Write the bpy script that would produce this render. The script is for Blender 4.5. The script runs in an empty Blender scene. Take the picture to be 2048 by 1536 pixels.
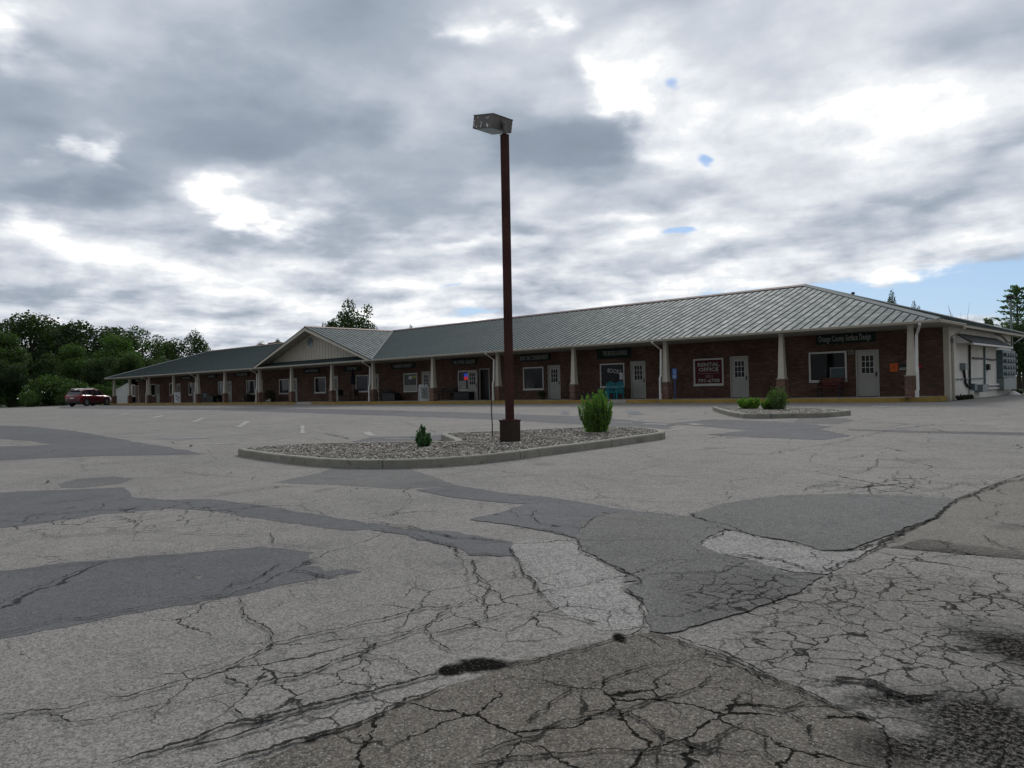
import bpy, bmesh, math, random
import numpy as np
from mathutils import Vector, Matrix, noise as mnoise
R = math.radians
random.seed(7); rng = np.random.default_rng(7)
scene = bpy.context.scene
col = scene.collection

# ------------------------------------------------------------------ camera
F_PX = 1523.9
CAM = Vector((9.285, -33.527, 0.755))
yaw, pitch, roll = R(-43.546), R(0.307), R(-1.312)
FW = Vector((math.sin(yaw)*math.cos(pitch), math.cos(yaw)*math.cos(pitch), math.sin(pitch)))
RT = Vector((math.cos(yaw), -math.sin(yaw), 0)); UP = RT.cross(FW)
RT2 = RT*math.cos(roll)+UP*math.sin(roll); UP2 = -RT*math.sin(roll)+UP*math.cos(roll)
cd = bpy.data.cameras.new('camera'); cam = bpy.data.objects.new('camera', cd); col.objects.link(cam)
cd.sensor_width = 36; cd.lens = F_PX*36/2048; cd.clip_end = 4000; cd.clip_start = 0.05
m = Matrix((RT2, UP2, -FW)).transposed().to_4x4(); m.translation = CAM; cam.matrix_world = m
scene.camera = cam
scene.render.resolution_x = 1024; scene.render.resolution_y = 768
scene.view_settings.view_transform = 'Standard'; scene.view_settings.look = 'None'
scene.view_settings.exposure = 0.0; scene.view_settings.gamma = 1.0

def ray(u, v):
    return (FW + RT2*((u-1024)/F_PX) + UP2*((768-v)/F_PX))
def on_y(u, v, Y):
    d = ray(u, v); t = (Y-CAM.y)/d.y; return CAM + d*t
def on_x(u, v, X):
    d = ray(u, v); t = (X-CAM.x)/d.x; return CAM + d*t
def at_t(u, v, t):
    return CAM + ray(u, v)*t
G0 = -0.18; SL = 0.0203; YB = -2.0; YE = -70.0
def gz(y):
    return G0 if y > YB else G0 + SL*(max(y, YE)-YB)
def on_g(u, v, dz=0.0):
    d = ray(u, v)
    # sloping part: z = G0+dz+SL*(y-YB)
    t = (G0+dz-CAM.z+SL*(CAM.y-YB))/(d.z-SL*d.y)
    p = CAM+d*t
    if p.y > YB or t < 0:
        t = (G0+dz-CAM.z)/d.z; p = CAM+d*t
    return p

# ------------------------------------------------------------------ node helpers
class NT:
    def __init__(s, tree): s.t = tree; s.n = tree.nodes; s.l = tree.links
    def put(s, sock, v):
        if v is None: return
        if hasattr(v, 'links') or isinstance(v, bpy.types.NodeSocket): s.l.new(v, sock)
        else: sock.default_value = v
    def M(s, op, a, b=None, c=None, clamp=False):
        n = s.n.new('ShaderNodeMath'); n.operation = op; n.use_clamp = clamp
        for i, v in enumerate((a, b, c)): s.put(n.inputs[i], v)
        return n.outputs[0]
    def V(s, op, a, b=None):
        n = s.n.new('ShaderNodeVectorMath'); n.operation = op
        s.put(n.inputs[0], a); s.put(n.inputs[1], b)
        return n.outputs['Value' if op in ('DOT_PRODUCT', 'LENGTH', 'DISTANCE') else 'Vector']
    def noise(s, vec, scale, detail=4, rough=.5, dist=0.0):
        n = s.n.new('ShaderNodeTexNoise'); s.put(n.inputs['Vector'], vec)
        n.inputs['Scale'].default_value = scale; n.inputs['Detail'].default_value = detail
        n.inputs['Roughness'].default_value = rough; n.inputs['Distortion'].default_value = dist
        return n.outputs['Fac'], n.outputs['Color']
    def vor(s, vec, scale, feature='F1', rnd=1.0):
        n = s.n.new('ShaderNodeTexVoronoi'); n.feature = feature; s.put(n.inputs['Vector'], vec)
        n.inputs['Scale'].default_value = scale; n.inputs['Randomness'].default_value = rnd
        return n
    def mr(s, v, a, b, c=0.0, d=1.0, smooth=True):
        n = s.n.new('ShaderNodeMapRange'); n.interpolation_type = 'SMOOTHSTEP' if smooth else 'LINEAR'
        s.put(n.inputs[0], v)
        for i, q in enumerate((a, b, c, d)): s.put(n.inputs[i+1], q)
        return n.outputs[0]
    def mix(s, f, a, b, mode='MIX'):
        n = s.n.new('ShaderNodeMix'); n.data_type = 'RGBA'; n.blend_type = mode; n.clamp_factor = True
        s.put(n.inputs[0], f)
        for i, v in ((6, a), (7, b)):
            if isinstance(v, tuple) and len(v) == 3: v = (*v, 1)
            s.put(n.inputs[i], v)
        return n.outputs[2]
    def ramp(s, f, stops):
        n = s.n.new('ShaderNodeValToRGB'); s.put(n.inputs[0], f); e = n.color_ramp.elements
        while len(e) < len(stops): e.new(.5)
        for q, (p, c) in zip(e, stops): q.position = p; q.color = (*c, 1)
        return n.outputs[0]
    def xyz(s, v):
        n = s.n.new('ShaderNodeSeparateXYZ'); s.put(n.inputs[0], v); return n.outputs
    def comb(s, x, y, z):
        n = s.n.new('ShaderNodeCombineXYZ')
        for i, v in enumerate((x, y, z)): s.put(n.inputs[i], v)
        return n.outputs[0]
    def bump(s, h, strength=.3, dist=.01):
        n = s.n.new('ShaderNodeBump'); n.inputs['Strength'].default_value = strength
        n.inputs['Distance'].default_value = dist; s.put(n.inputs['Height'], h); return n.outputs[0]

# ------------------------------------------------------------------ sky and sun
SUN_AZ, SUN_EL = R(-33), R(38)
world = bpy.data.worlds.new('World'); scene.world = world; world.use_nodes = True
w = NT(world.node_tree); w.n.clear()
out = w.n.new('ShaderNodeOutputWorld'); bg = w.n.new('ShaderNodeBackground'); w.l.new(bg.outputs[0], out.inputs[0])
SKY_STRENGTH = 0.1
bg.inputs[1].default_value = SKY_STRENGTH
sky = w.n.new('ShaderNodeTexSky'); sky.sky_type = 'NISHITA'; sky.sun_disc = False
sky.sun_elevation = SUN_EL; sky.sun_rotation = SUN_AZ; sky.air_density = 1.0; sky.ozone_density = 1.5
tc = w.n.new('ShaderNodeTexCoord'); dvec = tc.outputs['Generated']
dx, dy, dz = w.xyz(dvec)
zc = w.M('ADD', w.M('MAXIMUM', dz, 0.0), 0.10)
p = w.comb(w.M('DIVIDE', dx, zc), w.M('DIVIDE', dy, zc), 0.0)
n1, _ = w.noise(p, 1.9, 5, .46, .15)
n2, _ = w.noise(w.V('ADD', p, (7.3, 2.1, 4.0)), 0.42, 3, .5, .2)
n3, c3 = w.noise(p, 3.2, 8, .62, .3)
# azimuth / elevation in degrees, wobbled so that the masses get cloudy outlines
az = w.M('MULTIPLY', w.M('ARCTAN2', dx, dy), 57.2958)
el = w.M('MULTIPLY', w.M('ARCSINE', dz), 57.2958)
_, cw = w.noise(p, 1.7, 5, .55, .0)
_, cd2 = w.noise(w.V('MULTIPLY', dvec, (1.0, 1.0, 2.2)), 6.0, 5, .50, .0)
cw = w.V('ADD', w.V('MULTIPLY', cw, (.55, .55, .55)), w.V('MULTIPLY', cd2, (.75, .75, .75)))
cw = w.V('SUBTRACT', cw, (.15, .15, .15))
wx, wy, wz = w.xyz(cw)
amp_el = w.M('ADD', w.M('MULTIPLY', el, .42), 1.2)
ae = w.comb(w.M('ADD', az, w.M('MULTIPLY', w.M('SUBTRACT', wx, .5), 26.0)),
            w.M('ADD', el, w.M('MULTIPLY', w.M('SUBTRACT', wy, .5), amp_el)), 0.0)
def blob_field(blobs, vec):
    acc = None
    for (u, v, ru, rv, amp) in blobs:
        d = ray(u, v).normalized()
        a0 = math.degrees(math.atan2(d.x, d.y)); e0 = math.degrees(math.asin(d.z))
        ra = ru/F_PX*57.3*.8; re = rv/F_PX*57.3
        q = w.V('MULTIPLY', w.V('SUBTRACT', vec, (a0, e0, 0.0)), (1/ra, 1/re, 0.0))
        g = w.M('MULTIPLY', w.M('EXPONENT', w.M('MULTIPLY', w.V('DOT_PRODUCT', q, q), -1.0)), amp)
        acc = g if acc is None else w.M('ADD', acc, g)
    return acc
masses = [(300, 230, 360, 110, .22), (640, 250, 240, 75, .22), (1110, 270, 170, 75, .36), (760, 60, 330, 80, .14),
          (90, 380, 220, 45, .30), (540, 465, 230, 40, .28), (860, 440, 170, 40, .18), (1330, 375, 150, 28, .18),
          (1800, 415, 230, 32, .30), (1560, 240, 170, 80, .10), (1950, 50, 200, 70, .16), (2000, 265, 110, 45, .20),
          (1330, 500, 160, 18, .14), (150, 590, 250, 14, .12), (760, 590, 220, 12, .12), (1050, 330, 330, 40, .12),
          (25, 45, 75, 50, -.40), (182, 300, 40, 20, -.34), (530, 375, 95, 34, -.42), (490, 425, 40, 28, -.30),
          (1230, 175, 70, 50, -.42), (1330, 110, 80, 60, -.16), (1440, 220, 140, 90, -.18), (1270, 300, 100, 20, -.22),
          (1070, 42, 45, 35, -.28), (1700, 230, 400, 160, -.16), (1740, 240, 160, 50, -.12), (55, 465, 90, 34, -.34), (230, 535, 260, 18, -.13),
          (880, 555, 260, 18, -.14), (700, 640, 500, 18, -.14), (1500, 450, 300, 22, -.12), (1480, 560, 330, 22, -.14),
          (940, 470, 140, 14, -.22), (470, 100, 260, 40, -.08), (1180, 420, 200, 14, -.16)]
D = w.M('ADD', w.M('MULTIPLY', blob_field(masses, ae), .95), .515)
n4, _ = w.noise(w.V('MULTIPLY', dvec, (1.0, 1.0, 1.9)), 4.2, 6, .46, .1)
D = w.M('ADD', D, w.M('MULTIPLY', w.M('SUBTRACT', n4, .5), w.mr(el, 6.0, 26.0, .42, .34)))
D = w.M('ADD', D, w.M('MULTIPLY', w.M('SUBTRACT', n1, .5), w.mr(el, 5.0, 24.0, .80, .55)))
D = w.M('ADD', D, w.M('MULTIPLY', w.M('SUBTRACT', n2, .5), .25))
D = w.M('ADD', D, w.M('MULTIPLY', w.M('SUBTRACT', n3, .5), w.mr(el, 3.0, 20.0, .42, .10)))
D = w.M('ADD', D, w.mr(el, 2.0, 14.0, -.085, 0.0))
n5, _ = w.noise(w.V('MULTIPLY', dvec, (1.0, 1.0, 1.5)), 16.0, 8, .62, .2)
D = w.M('ADD', D, w.M('MULTIPLY', w.M('SUBTRACT', n5, .46), w.mr(D, .50, .30, .05, .42)))
n6, _ = w.noise(w.V('MULTIPLY', dvec, (1.0, 1.0, 1.7)), 24.0, 5, .55, .1)
D = w.M('ADD', D, w.M('MULTIPLY', w.M('SUBTRACT', n6, .5), w.mr(el, 2.0, 17.0, .46, .06)))
# clouds away from the sun are seen without light through them
sund = Vector((math.sin(SUN_AZ)*math.cos(SUN_EL), math.cos(SUN_AZ)*math.cos(SUN_EL), math.sin(SUN_EL)))
away = w.mr(w.V('DOT_PRODUCT', dvec, tuple(sund)), .45, -.45, 1.0, .50)
K = 1/SKY_STRENGTH
cl = w.ramp(D, [(.10, (1, 1, 1)), (.25, (1, 1, 1)), (.36, (.85, .88, .915)), (.48, (.62, .66, .73)), (.60, (.42, .475, .555)), (.74, (.30, .355, .43)), (.95, (.23, .28, .345))])
glow = w.mr(D, .33, .08, 1.0, 1.9)
cl = w.V('MULTIPLY', cl, w.comb(K, K, K))
cl = w.V('MULTIPLY', cl, w.comb(glow, glow, glow))
cl = w.V('MULTIPLY', cl, w.comb(away, away, away))
holes = [(1960, 588, 300, 36, 2.0), (2090, 560, 170, 48, 1.5), (1700, 612, 200, 16, 1.1), (1411, 318, 24, 13, 1.0), (1345, 160, 24, 14, .85),
         (1368, 461, 38, 9, 1.2), (940, 628, 100, 7, .9), (1600, 592, 190, 9, .9), (1450, 588, 200, 8, .7), (900, 570, 60, 6, .6)]
ae2 = w.comb(w.M('ADD', az, w.M('MULTIPLY', w.M('SUBTRACT', wx, .5), 5.0)),
             w.M('ADD', el, w.M('MULTIPLY', w.M('SUBTRACT', wy, .5), 3.0)), 0.0)
_, fn = w.noise(dvec, 38.0, 5, .6)
fx = w.xyz(fn)[0]
H = w.M('ADD', blob_field(holes, ae2), w.M('MULTIPLY', w.M('SUBTRACT', n3, .5), 1.1))
H = w.M('ADD', H, w.M('MULTIPLY', w.M('SUBTRACT', fx, .5), .7))
hole = w.mr(H, .30, .95)
blue = w.mix(w.mr(el, 1.0, 26.0), (.34, .60, .95), (.14, .36, .82))
blue = w.V('MULTIPLY', blue, w.comb(K*.9, K*.9, K*.9))
skyc = w.mix(.3, blue, sky.outputs[0])
w.l.new(w.mix(hole, cl, skyc), bg.inputs[0])

sl = bpy.data.lights.new('sun', 'SUN'); sl.energy = 1.7; sl.angle = R(18); sl.color = (1, .975, .94)
so = bpy.data.objects.new('sun', sl); col.objects.link(so)
so.rotation_euler = (-sund).to_track_quat('-Z', 'Y').to_euler()

# ------------------------------------------------------------------ object helpers
def tag(o, label=None, cat=None, group=None, kind=None):
    if label: o['label'] = label
    if cat: o['category'] = cat
    if group: o['group'] = group
    if kind: o['kind'] = kind
    return o
def empty(name, loc=(0, 0, 0), rz=0.0, label=None, cat=None, group=None):
    o = bpy.data.objects.new(name, None); col.objects.link(o); o.location = loc; o.rotation_euler = (0, 0, rz)
    o.empty_display_size = .1
    return tag(o, label, cat, group)
class MB:
    """collects geometry, builds ONE mesh object"""
    def __init__(s): s.v = []; s.f = []
    def add(s, vs, fs):
        b = len(s.v); s.v += [tuple(q) for q in vs]; s.f += [tuple(i+b for i in f) for f in fs]; return s
    def box(s, x0, x1, y0, y1, z0, z1, M=None):
        vs = [Vector(q) for q in ((x0, y0, z0), (x1, y0, z0), (x1, y1, z0), (x0, y1, z0), (x0, y0, z1), (x1, y0, z1), (x1, y1, z1), (x0, y1, z1))]
        if M: vs = [M @ q for q in vs]
        return s.add(vs, [(0, 3, 2, 1), (4, 5, 6, 7), (0, 1, 5, 4), (1, 2, 6, 5), (2, 3, 7, 6), (3, 0, 4, 7)])
    def taper(s, cx, cy, z0, z1, a0, a1):
        vs = [(cx+i*a, cy+j*a, z) for z, a in ((z0, a0), (z1, a1)) for i, j in ((-1, -1), (1, -1), (1, 1), (-1, 1))]
        return s.add(vs, [(0, 3, 2, 1), (4, 5, 6, 7), (0, 1, 5, 4), (1, 2, 6, 5), (2, 3, 7, 6), (3, 0, 4, 7)])
    def tube(s, pts, r, n=8, caps=True):
        pts = [Vector(q) for q in pts]; rs = r if isinstance(r, (list, tuple)) else [r]*len(pts)
        vs = []
        for i, q in enumerate(pts):
            d = (pts[min(i+1, len(pts)-1)]-pts[max(i-1, 0)]).normalized()
            a = d.orthogonal().normalized() if abs(d.z) > .95 else d.cross(Vector((0, 0, 1))).normalized()
            b = d.cross(a)
            for k in range(n):
                t = 2*math.pi*k/n; vs.append(q+(a*math.cos(t)+b*math.sin(t))*rs[i])
        fs = [(i*n+k, i*n+(k+1) % n, (i+1)*n+(k+1) % n, (i+1)*n+k) for i in range(len(pts)-1) for k in range(n)]
        if caps: fs += [tuple(range(n))[::-1], tuple((len(pts)-1)*n+k for k in range(n))]
        return s.add(vs, fs)
    def rtube(s, pts, a, b):
        """rectangular downpipe section along points; a = half size along x, b along y"""
        vs = []
        for q in pts: vs += [(q[0]-a, q[1]-b, q[2]), (q[0]+a, q[1]-b, q[2]), (q[0]+a, q[1]+b, q[2]), (q[0]-a, q[1]+b, q[2])]
        fs = [(i*4+k, i*4+(k+1) % 4, (i+1)*4+(k+1) % 4, (i+1)*4+k) for i in range(len(pts)-1) for k in range(4)]
        fs += [(3, 2, 1, 0), tuple((len(pts)-1)*4+k for k in range(4))]
        return s.add(vs, fs)
    def prism(s, poly, axis, a, b):
        """poly: 2D points; extruded along axis (0=x,1=y,2=z) from a to b"""
        def P(q, t):
            return {0: (t, q[0], q[1]), 1: (q[0], t, q[1]), 2: (q[0], q[1], t)}[axis]
        n = len(poly)
        return s.add([P(q, a) for q in poly]+[P(q, b) for q in poly],
                     [tuple(range(n)), tuple(range(2*n-1, n-1, -1))]+[(i, i+n, (i+1) % n+n, (i+1) % n) for i in range(n)])
    def sphere(s, c, r, seg=10, ring=7, M=None):
        rr = r if isinstance(r, tuple) else (r, r, r); vs = []
        for i in range(ring+1):
            th = math.pi*i/ring
            for k in range(seg):
                ph = 2*math.pi*k/seg
                vs.append(Vector((c[0]+rr[0]*math.sin(th)*math.cos(ph), c[1]+rr[1]*math.sin(th)*math.sin(ph), c[2]+rr[2]*math.cos(th))))
        return s.add(vs, [(i*seg+k, (i+1)*seg+k, (i+1)*seg+(k+1) % seg, i*seg+(k+1) % seg) for i in range(ring) for k in range(seg)])
    def build(s, name, mat, parent=None, bevel=0, smooth=False, fixn=True, sub=0, extra=None):
        nf0 = len(s.f)
        if extra: s.add(extra[0].v, extra[0].f)
        me = bpy.data.meshes.new(name); me.from_pydata(s.v, [], s.f)
        if fixn:
            bm = bmesh.new(); bm.from_mesh(me); bmesh.ops.recalc_face_normals(bm, faces=bm.faces); bm.to_mesh(me); bm.free()
        me.materials.append(mat)
        if extra:
            me.materials.append(extra[1]); idx = [0]*nf0+[1]*(len(s.f)-nf0); me.polygons.foreach_set('material_index', idx)
        if smooth: me.polygons.foreach_set('use_smooth', [True]*len(me.polygons))
        o = bpy.data.objects.new(name, me); col.objects.link(o)
        if parent: o.parent = parent
        if bevel:
            b = o.modifiers.new('bevel', 'BEVEL'); b.width = bevel; b.segments = 2; b.limit_method = 'ANGLE'; b.angle_limit = R(35)
        if sub:
            q = o.modifiers.new('sub', 'SUBSURF'); q.levels = sub; q.render_levels = sub
        return o
def copy_tree(o, parent=None):
    c = o.copy(); col.objects.link(c)
    if parent: c.parent = parent
    for ch in list(o.children): copy_tree(ch, c)
    return c

# ------------------------------------------------------------------ materials
def new_mat(name):
    mt = bpy.data.materials.new(name); mt.use_nodes = True; t = NT(mt.node_tree)
    b = t.n['Principled BSDF']; geo = t.n.new('ShaderNodeNewGeometry')
    return mt, t, b, geo.outputs['Position']
def simple(name, c, rough=.7, metal=0.0, var=.25, scale=3.0, bump=.15, bscale=60.0, spec=.4, c2=None, c2amt=.5):
    mt, t, b, pos = new_mat(name)
    oc = t.n.new('ShaderNodeTexCoord').outputs['Object']
    f1, _ = t.noise(pos, scale, 6, .6); f2, _ = t.noise(pos, scale*11, 3, .6)
    f = t.M('ADD', t.M('MULTIPLY', f1, .65), t.M('MULTIPLY', f2, .35))
    k = t.mr(f, .3, .7, 1-var, 1+var, False)
    base = t.V('MULTIPLY', tuple(c), t.comb(k, k, k))
    if c2:
        f3, _ = t.noise(pos, scale*2.3, 7, .68, .6)
        base = t.mix(t.M('MULTIPLY', t.mr(f3, .56, .64), c2amt), base, tuple(c2))
    t.l.new(base, b.inputs['Base Color'])
    b.inputs['Roughness'].default_value = rough; b.inputs['Metallic'].default_value = metal
    b.inputs['Specular IOR Level'].default_value = spec
    if bump:
        h, _ = t.noise(pos, bscale, 3, .6); t.l.new(t.bump(h, bump, .01), b.inputs['Normal'])
    return mt
def brick_mat(name, k=1.0):
    mt, t, b, pos = new_mat(name)
    x, y, z = t.xyz(pos); u = t.M('ADD', x, y)
    vec = t.comb(u, z, 0.0)
    br = t.n.new('ShaderNodeTexBrick'); t.l.new(vec, br.inputs['Vector'])
    br.inputs['Scale'].default_value = 1.0; br.inputs['Brick Width'].default_value = .215; br.inputs['Row Height'].default_value = .075
    br.inputs['Mortar Size'].default_value = .006; br.inputs['Mortar Smooth'].default_value = .3; br.inputs['Bias'].default_value = -.1
    br.inputs['Color1'].default_value = (.165*k, .086*k, .060*k, 1); br.inputs['Color2'].default_value = (.085*k, .052*k, .038*k, 1)
    br.inputs['Mortar'].default_value = (.17*k, .14*k, .12*k, 1)
    f, _ = t.noise(vec, .7, 5, .6); q = t.mr(f, .3, .7, .65, 1.35, False)
    c = t.V('MULTIPLY', br.outputs[0], t.comb(q, q, q))
    # pale efflorescence on some courses
    w2 = t.n.new('ShaderNodeTexWhiteNoise'); w2.noise_dimensions = '2D'
    t.l.new(t.comb(t.M('FLOOR', t.M('DIVIDE', u, .215)), t.M('FLOOR', t.M('DIVIDE', z, .075)), 0.0), w2.inputs['Vector'])
    pal = t.mr(w2.outputs[0], .88, .98, 0.0, .30)
    c = t.mix(pal, c, (.30*k, .24*k, .21*k))
    t.l.new(c, b.inputs['Base Color']); b.inputs['Roughness'].default_value = .9; b.inputs['Specular IOR Level'].default_value = .25
    t.l.new(t.bump(t.M('SUBTRACT', 1.0, br.outputs[1]), .6, .01), b.inputs['Normal'])
    return mt
def leaf_mat(name, c1, c2, trans=.35):
    mt, t, b, pos = new_mat(name)
    wn = t.n.new('ShaderNodeTexNoise'); t.l.new(pos, wn.inputs['Vector']); wn.inputs['Scale'].default_value = 5.0; wn.inputs['Detail'].default_value = 4
    big, _ = t.noise(pos, .35, 3, .5)
    oi = t.n.new('ShaderNodeObjectInfo')
    f = t.mr(t.M('ADD', t.M('MULTIPLY', wn.outputs[0], .6), t.M('MULTIPLY', big, .4)), .38, .62)
    cc = t.mix(f, c1, c2)
    q = t.mr(oi.outputs['Random'], 0, 1, .75, 1.3, False)
    cc = t.V('MULTIPLY', cc, t.comb(q, q, q))
    t.l.new(cc, b.inputs['Base Color']); b.inputs['Roughness'].default_value = .6; b.inputs['Specular IOR Level'].default_value = .25
    tr = t.n.new('ShaderNodeBsdfTranslucent'); t.l.new(t.V('MULTIPLY', cc, (1.1, 1.5, .5)), tr.inputs[0])
    mx = t.n.new('ShaderNodeMixShader'); mx.inputs[0].default_value = trans
    t.l.new(b.outputs[0], mx.inputs[1]); t.l.new(tr.outputs[0], mx.inputs[2])
    t.l.new(mx.outputs[0], t.n['Material Output'].inputs[0])
    return mt

# worn asphalt, one node group shared by the lot and every patch
ag = bpy.data.node_groups.new('asphalt', 'ShaderNodeTree')
for nm, ty, io, dv in (('Color', 'NodeSocketColor', 'INPUT', (.2, .2, .19, 1)), ('Speck', 'NodeSocketFloat', 'INPUT', .5), ('Crack', 'NodeSocketFloat', 'INPUT', .3),
                       ('Color', 'NodeSocketColor', 'OUTPUT', None), ('Height', 'NodeSocketFloat', 'OUTPUT', None), ('Rough', 'NodeSocketFloat', 'OUTPUT', None), ('Spec', 'NodeSocketFloat', 'OUTPUT', None)):
    s_ = ag.interface.new_socket(nm, in_out=io, socket_type=ty)
    if dv is not None: s_.default_value = dv
g = NT(ag); gi = g.n.new('NodeGroupInput'); go_ = g.n.new('NodeGroupOutput')
pos = g.n.new('ShaderNodeNewGeometry').outputs['Position']
px_, py_, pz_ = g.xyz(pos); pf = g.comb(px_, py_, 0.0)
_, wob = g.noise(pf, 5.0, 4, .6)
_, wob2 = g.noise(pf, .9, 3, .5)
_, wob3 = g.noise(pf, 28.0, 3, .6)
pw = g.V('ADD', pf, g.V('MULTIPLY', g.V('SUBTRACT', wob, (.5, .5, .5)), (.20, .20, 0)))
pw = g.V('ADD', pw, g.V('MULTIPLY', g.V('SUBTRACT', wob3, (.5, .5, .5)), (.030, .030, 0)))
pw = g.V('ADD', pw, g.V('MULTIPLY', g.V('SUBTRACT', wob2, (.5, .5, .5)), (.5, .5, 0)))
def spot(pts, soft=.35, nsc=1.6):
    """mask of soft, ragged areas round the given ground points (x, y, rx, ry)"""
    acc = None
    for (u, v, ru, rv) in pts:
        c = on_g(u, v); ex = on_g(u+ru, v)-c; ey = on_g(u, v-rv)-on_g(u, v+rv)
        rx = ex.length; ry = max(ey.length/2, .1)
        d = g.V('SUBTRACT', pf, (c.x, c.y, 0.0))
        a1 = g.M('DIVIDE', g.V('DOT_PRODUCT', d, (RT.x, RT.y, 0.0)), rx); a2 = g.M('DIVIDE', g.V('DOT_PRODUCT', d, (-RT.y, RT.x, 0.0)), ry)
        r = g.M('SQRT', g.M('ADD', g.M('MULTIPLY', a1, a1), g.M('MULTIPLY', a2, a2)))
        acc = r if acc is None else g.M('MINIMUM', acc, r)
    nn, _ = g.noise(pf, nsc, 6, .65)
    acc = g.M('ADD', acc, g.M('MULTIPLY', g.M('SUBTRACT', nn, .5), 1.6))
    return g.mr(acc, 1.0+soft, 1.0-soft)
allig = spot([(1900, 1230, 260, 90), (1700, 1290, 260, 70), (2050, 1340, 260, 160), (1480, 1190, 150, 50)])
web = spot([(1100, 1440, 520, 90), (1900, 1180, 330, 120), (1000, 1200, 230, 70), (1800, 975, 230, 20), (1700, 1150, 250, 60), (1500, 1500, 600, 90), (550, 1360, 250, 60), (300, 1030, 260, 25)])
tar = spot([(1960, 1440, 170, 60), (1800, 1400, 110, 18), (2040, 1300, 80, 50), (2030, 1500, 230, 70), (1850, 1500, 150, 40)], .6, 2.6)
pots = spot([(962, 1330, 62, 9), (905, 1340, 26, 6), (1238, 1277, 12, 3)], .30, 9.0)
# cracks
def cracks(vec, scale, width, brk=.5, bsc=1.3):
    vn = g.vor(vec, scale, 'DISTANCE_TO_EDGE')
    b_, _ = g.noise(pf, bsc, 4, .6)
    wd = g.M('MULTIPLY', g.mr(b_, brk-.1, brk+.2), width*scale)
    wd = g.M('ADD', wd, .0001)
    return g.mr(g.M('DIVIDE', vn.outputs['Distance'], wd), 1.0, .35)
cA = g.M('MAXIMUM', g.M('MULTIPLY', cracks(pw, .42, .0085, .46, .8), gi.outputs['Crack']), g.M('MULTIPLY', cracks(pw, 1.15, .006, .56, .45), gi.outputs['Crack']))
cB = g.M('MULTIPLY', cracks(pw, 2.1, .0085, .36, 2.0), g.M('MULTIPLY', web, gi.outputs['Crack']))
cC = g.M('MULTIPLY', cracks(pw, 6.0, .0065, .32, 2.0), g.M('MULTIPLY', allig, gi.outputs['Crack']))
ck = g.M('MAXIMUM', cA, g.M('MAXIMUM', cB, cC))
# aggregate
v1 = g.vor(pf, 95.0); s1 = g.xyz(v1.outputs['Color'])[0]
v2 = g.vor(pf, 38.0); s2 = g.xyz(v2.outputs['Color'])[1]
nf, _ = g.noise(pf, 150.0, 2, .6)
nb, nbc = g.noise(pf, .22, 5, .6); nm_, _ = g.noise(pf, 1.7, 7, .68)
ns, _ = g.noise(pf, 9.0, 5, .7)
sp = g.M('ADD', g.M('MULTIPLY', g.M('SUBTRACT', s1, .5), .95), g.M('MULTIPLY', g.M('SUBTRACT', s2, .5), .28))
sp = g.M('ADD', sp, g.M('MULTIPLY', g.M('SUBTRACT', nf, .5), 1.2))
sp = g.M('MULTIPLY', sp, gi.outputs['Speck'])
var = g.M('ADD', g.M('MULTIPLY', g.M('SUBTRACT', nb, .5), .62), g.M('MULTIPLY', g.M('SUBTRACT', nm_, .5), .68))
var = g.M('ADD', var, g.M('MULTIPLY', g.M('SUBTRACT', ns, .5), .50))
kk = g.M('MAXIMUM', g.M('ADD', 1.0, g.M('ADD', sp, var)), .12)
base = g.V('MULTIPLY', gi.outputs['Color'], g.comb(kk, kk, kk))
base = g.mix(g.M('MULTIPLY', g.mr(nbc, .35, .65), .0), base, base)
stn, _ = g.noise(g.V('MULTIPLY', pf, (1.0, 2.2, 1.0)), .55, 6, .7, .8)
base = g.mix(g.M('MULTIPLY', g.mr(stn, .54, .70), .42), base, g.V('MULTIPLY', base, (.60, .59, .60)))
spt = g.vor(pf, .55); sprad, _ = g.noise(pf, 4.0, 4, .7)
base = g.mix(g.M('MULTIPLY', g.mr(g.M('ADD', spt.outputs['Distance'], g.M('MULTIPLY', sprad, .35)), .33, .24), .5), base, (.06, .058, .055))
brn, _ = g.noise(pf, .6, 4, .6)
base = g.mix(g.M('MULTIPLY', g.mr(brn, .55, .72), .35), base, g.V('MULTIPLY', base, (1.08, .97, .84)))
v3 = g.vor(pf, 135.0); white = g.mr(g.xyz(v3.outputs['Color'])[2], .90, .98); white = g.M('MULTIPLY', white, g.M('MULTIPLY', gi.outputs['Speck'], .38))
base = g.mix(white, base, (.42, .41, .39))
tarn, _ = g.noise(pf, 42.0, 6, .8)
base = g.mix(g.M('MULTIPLY', tar, .45), base, (.030, .029, .027))
base = g.mix(g.M('MULTIPLY', tar, g.mr(tarn, .44, .54)), base, (.011, .0105, .010))
base = g.mix(g.M('MULTIPLY', allig, .45), base, g.V('MULTIPLY', base, (.55, .54, .53)))
base = g.mix(g.M('MULTIPLY', pots, g.mr(tarn, .36, .44)), base, (.010, .010, .009))
base = g.mix(ck, base, (.016, .016, .013))
g.l.new(g.M('MULTIPLY', g.M('SUBTRACT', 1.0, g.M('MAXIMUM', ck, g.M('MAXIMUM', pots, tar))), .42), go_.inputs['Spec'])
g.l.new(base, go_.inputs['Color'])
hh = g.M('ADD', g.M('MULTIPLY', s1, .25), g.M('MULTIPLY', nf, .3))
hh = g.M('ADD', hh, g.M('MULTIPLY', ns, .5))
hh = g.M('SUBTRACT', hh, g.M('MULTIPLY', g.M('MAXIMUM', ck, pots), 2.0))
g.l.new(hh, go_.inputs['Height'])
g.l.new(g.M('SUBTRACT', .92, g.M('MULTIPLY', tar, .1)), go_.inputs['Rough'])
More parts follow.
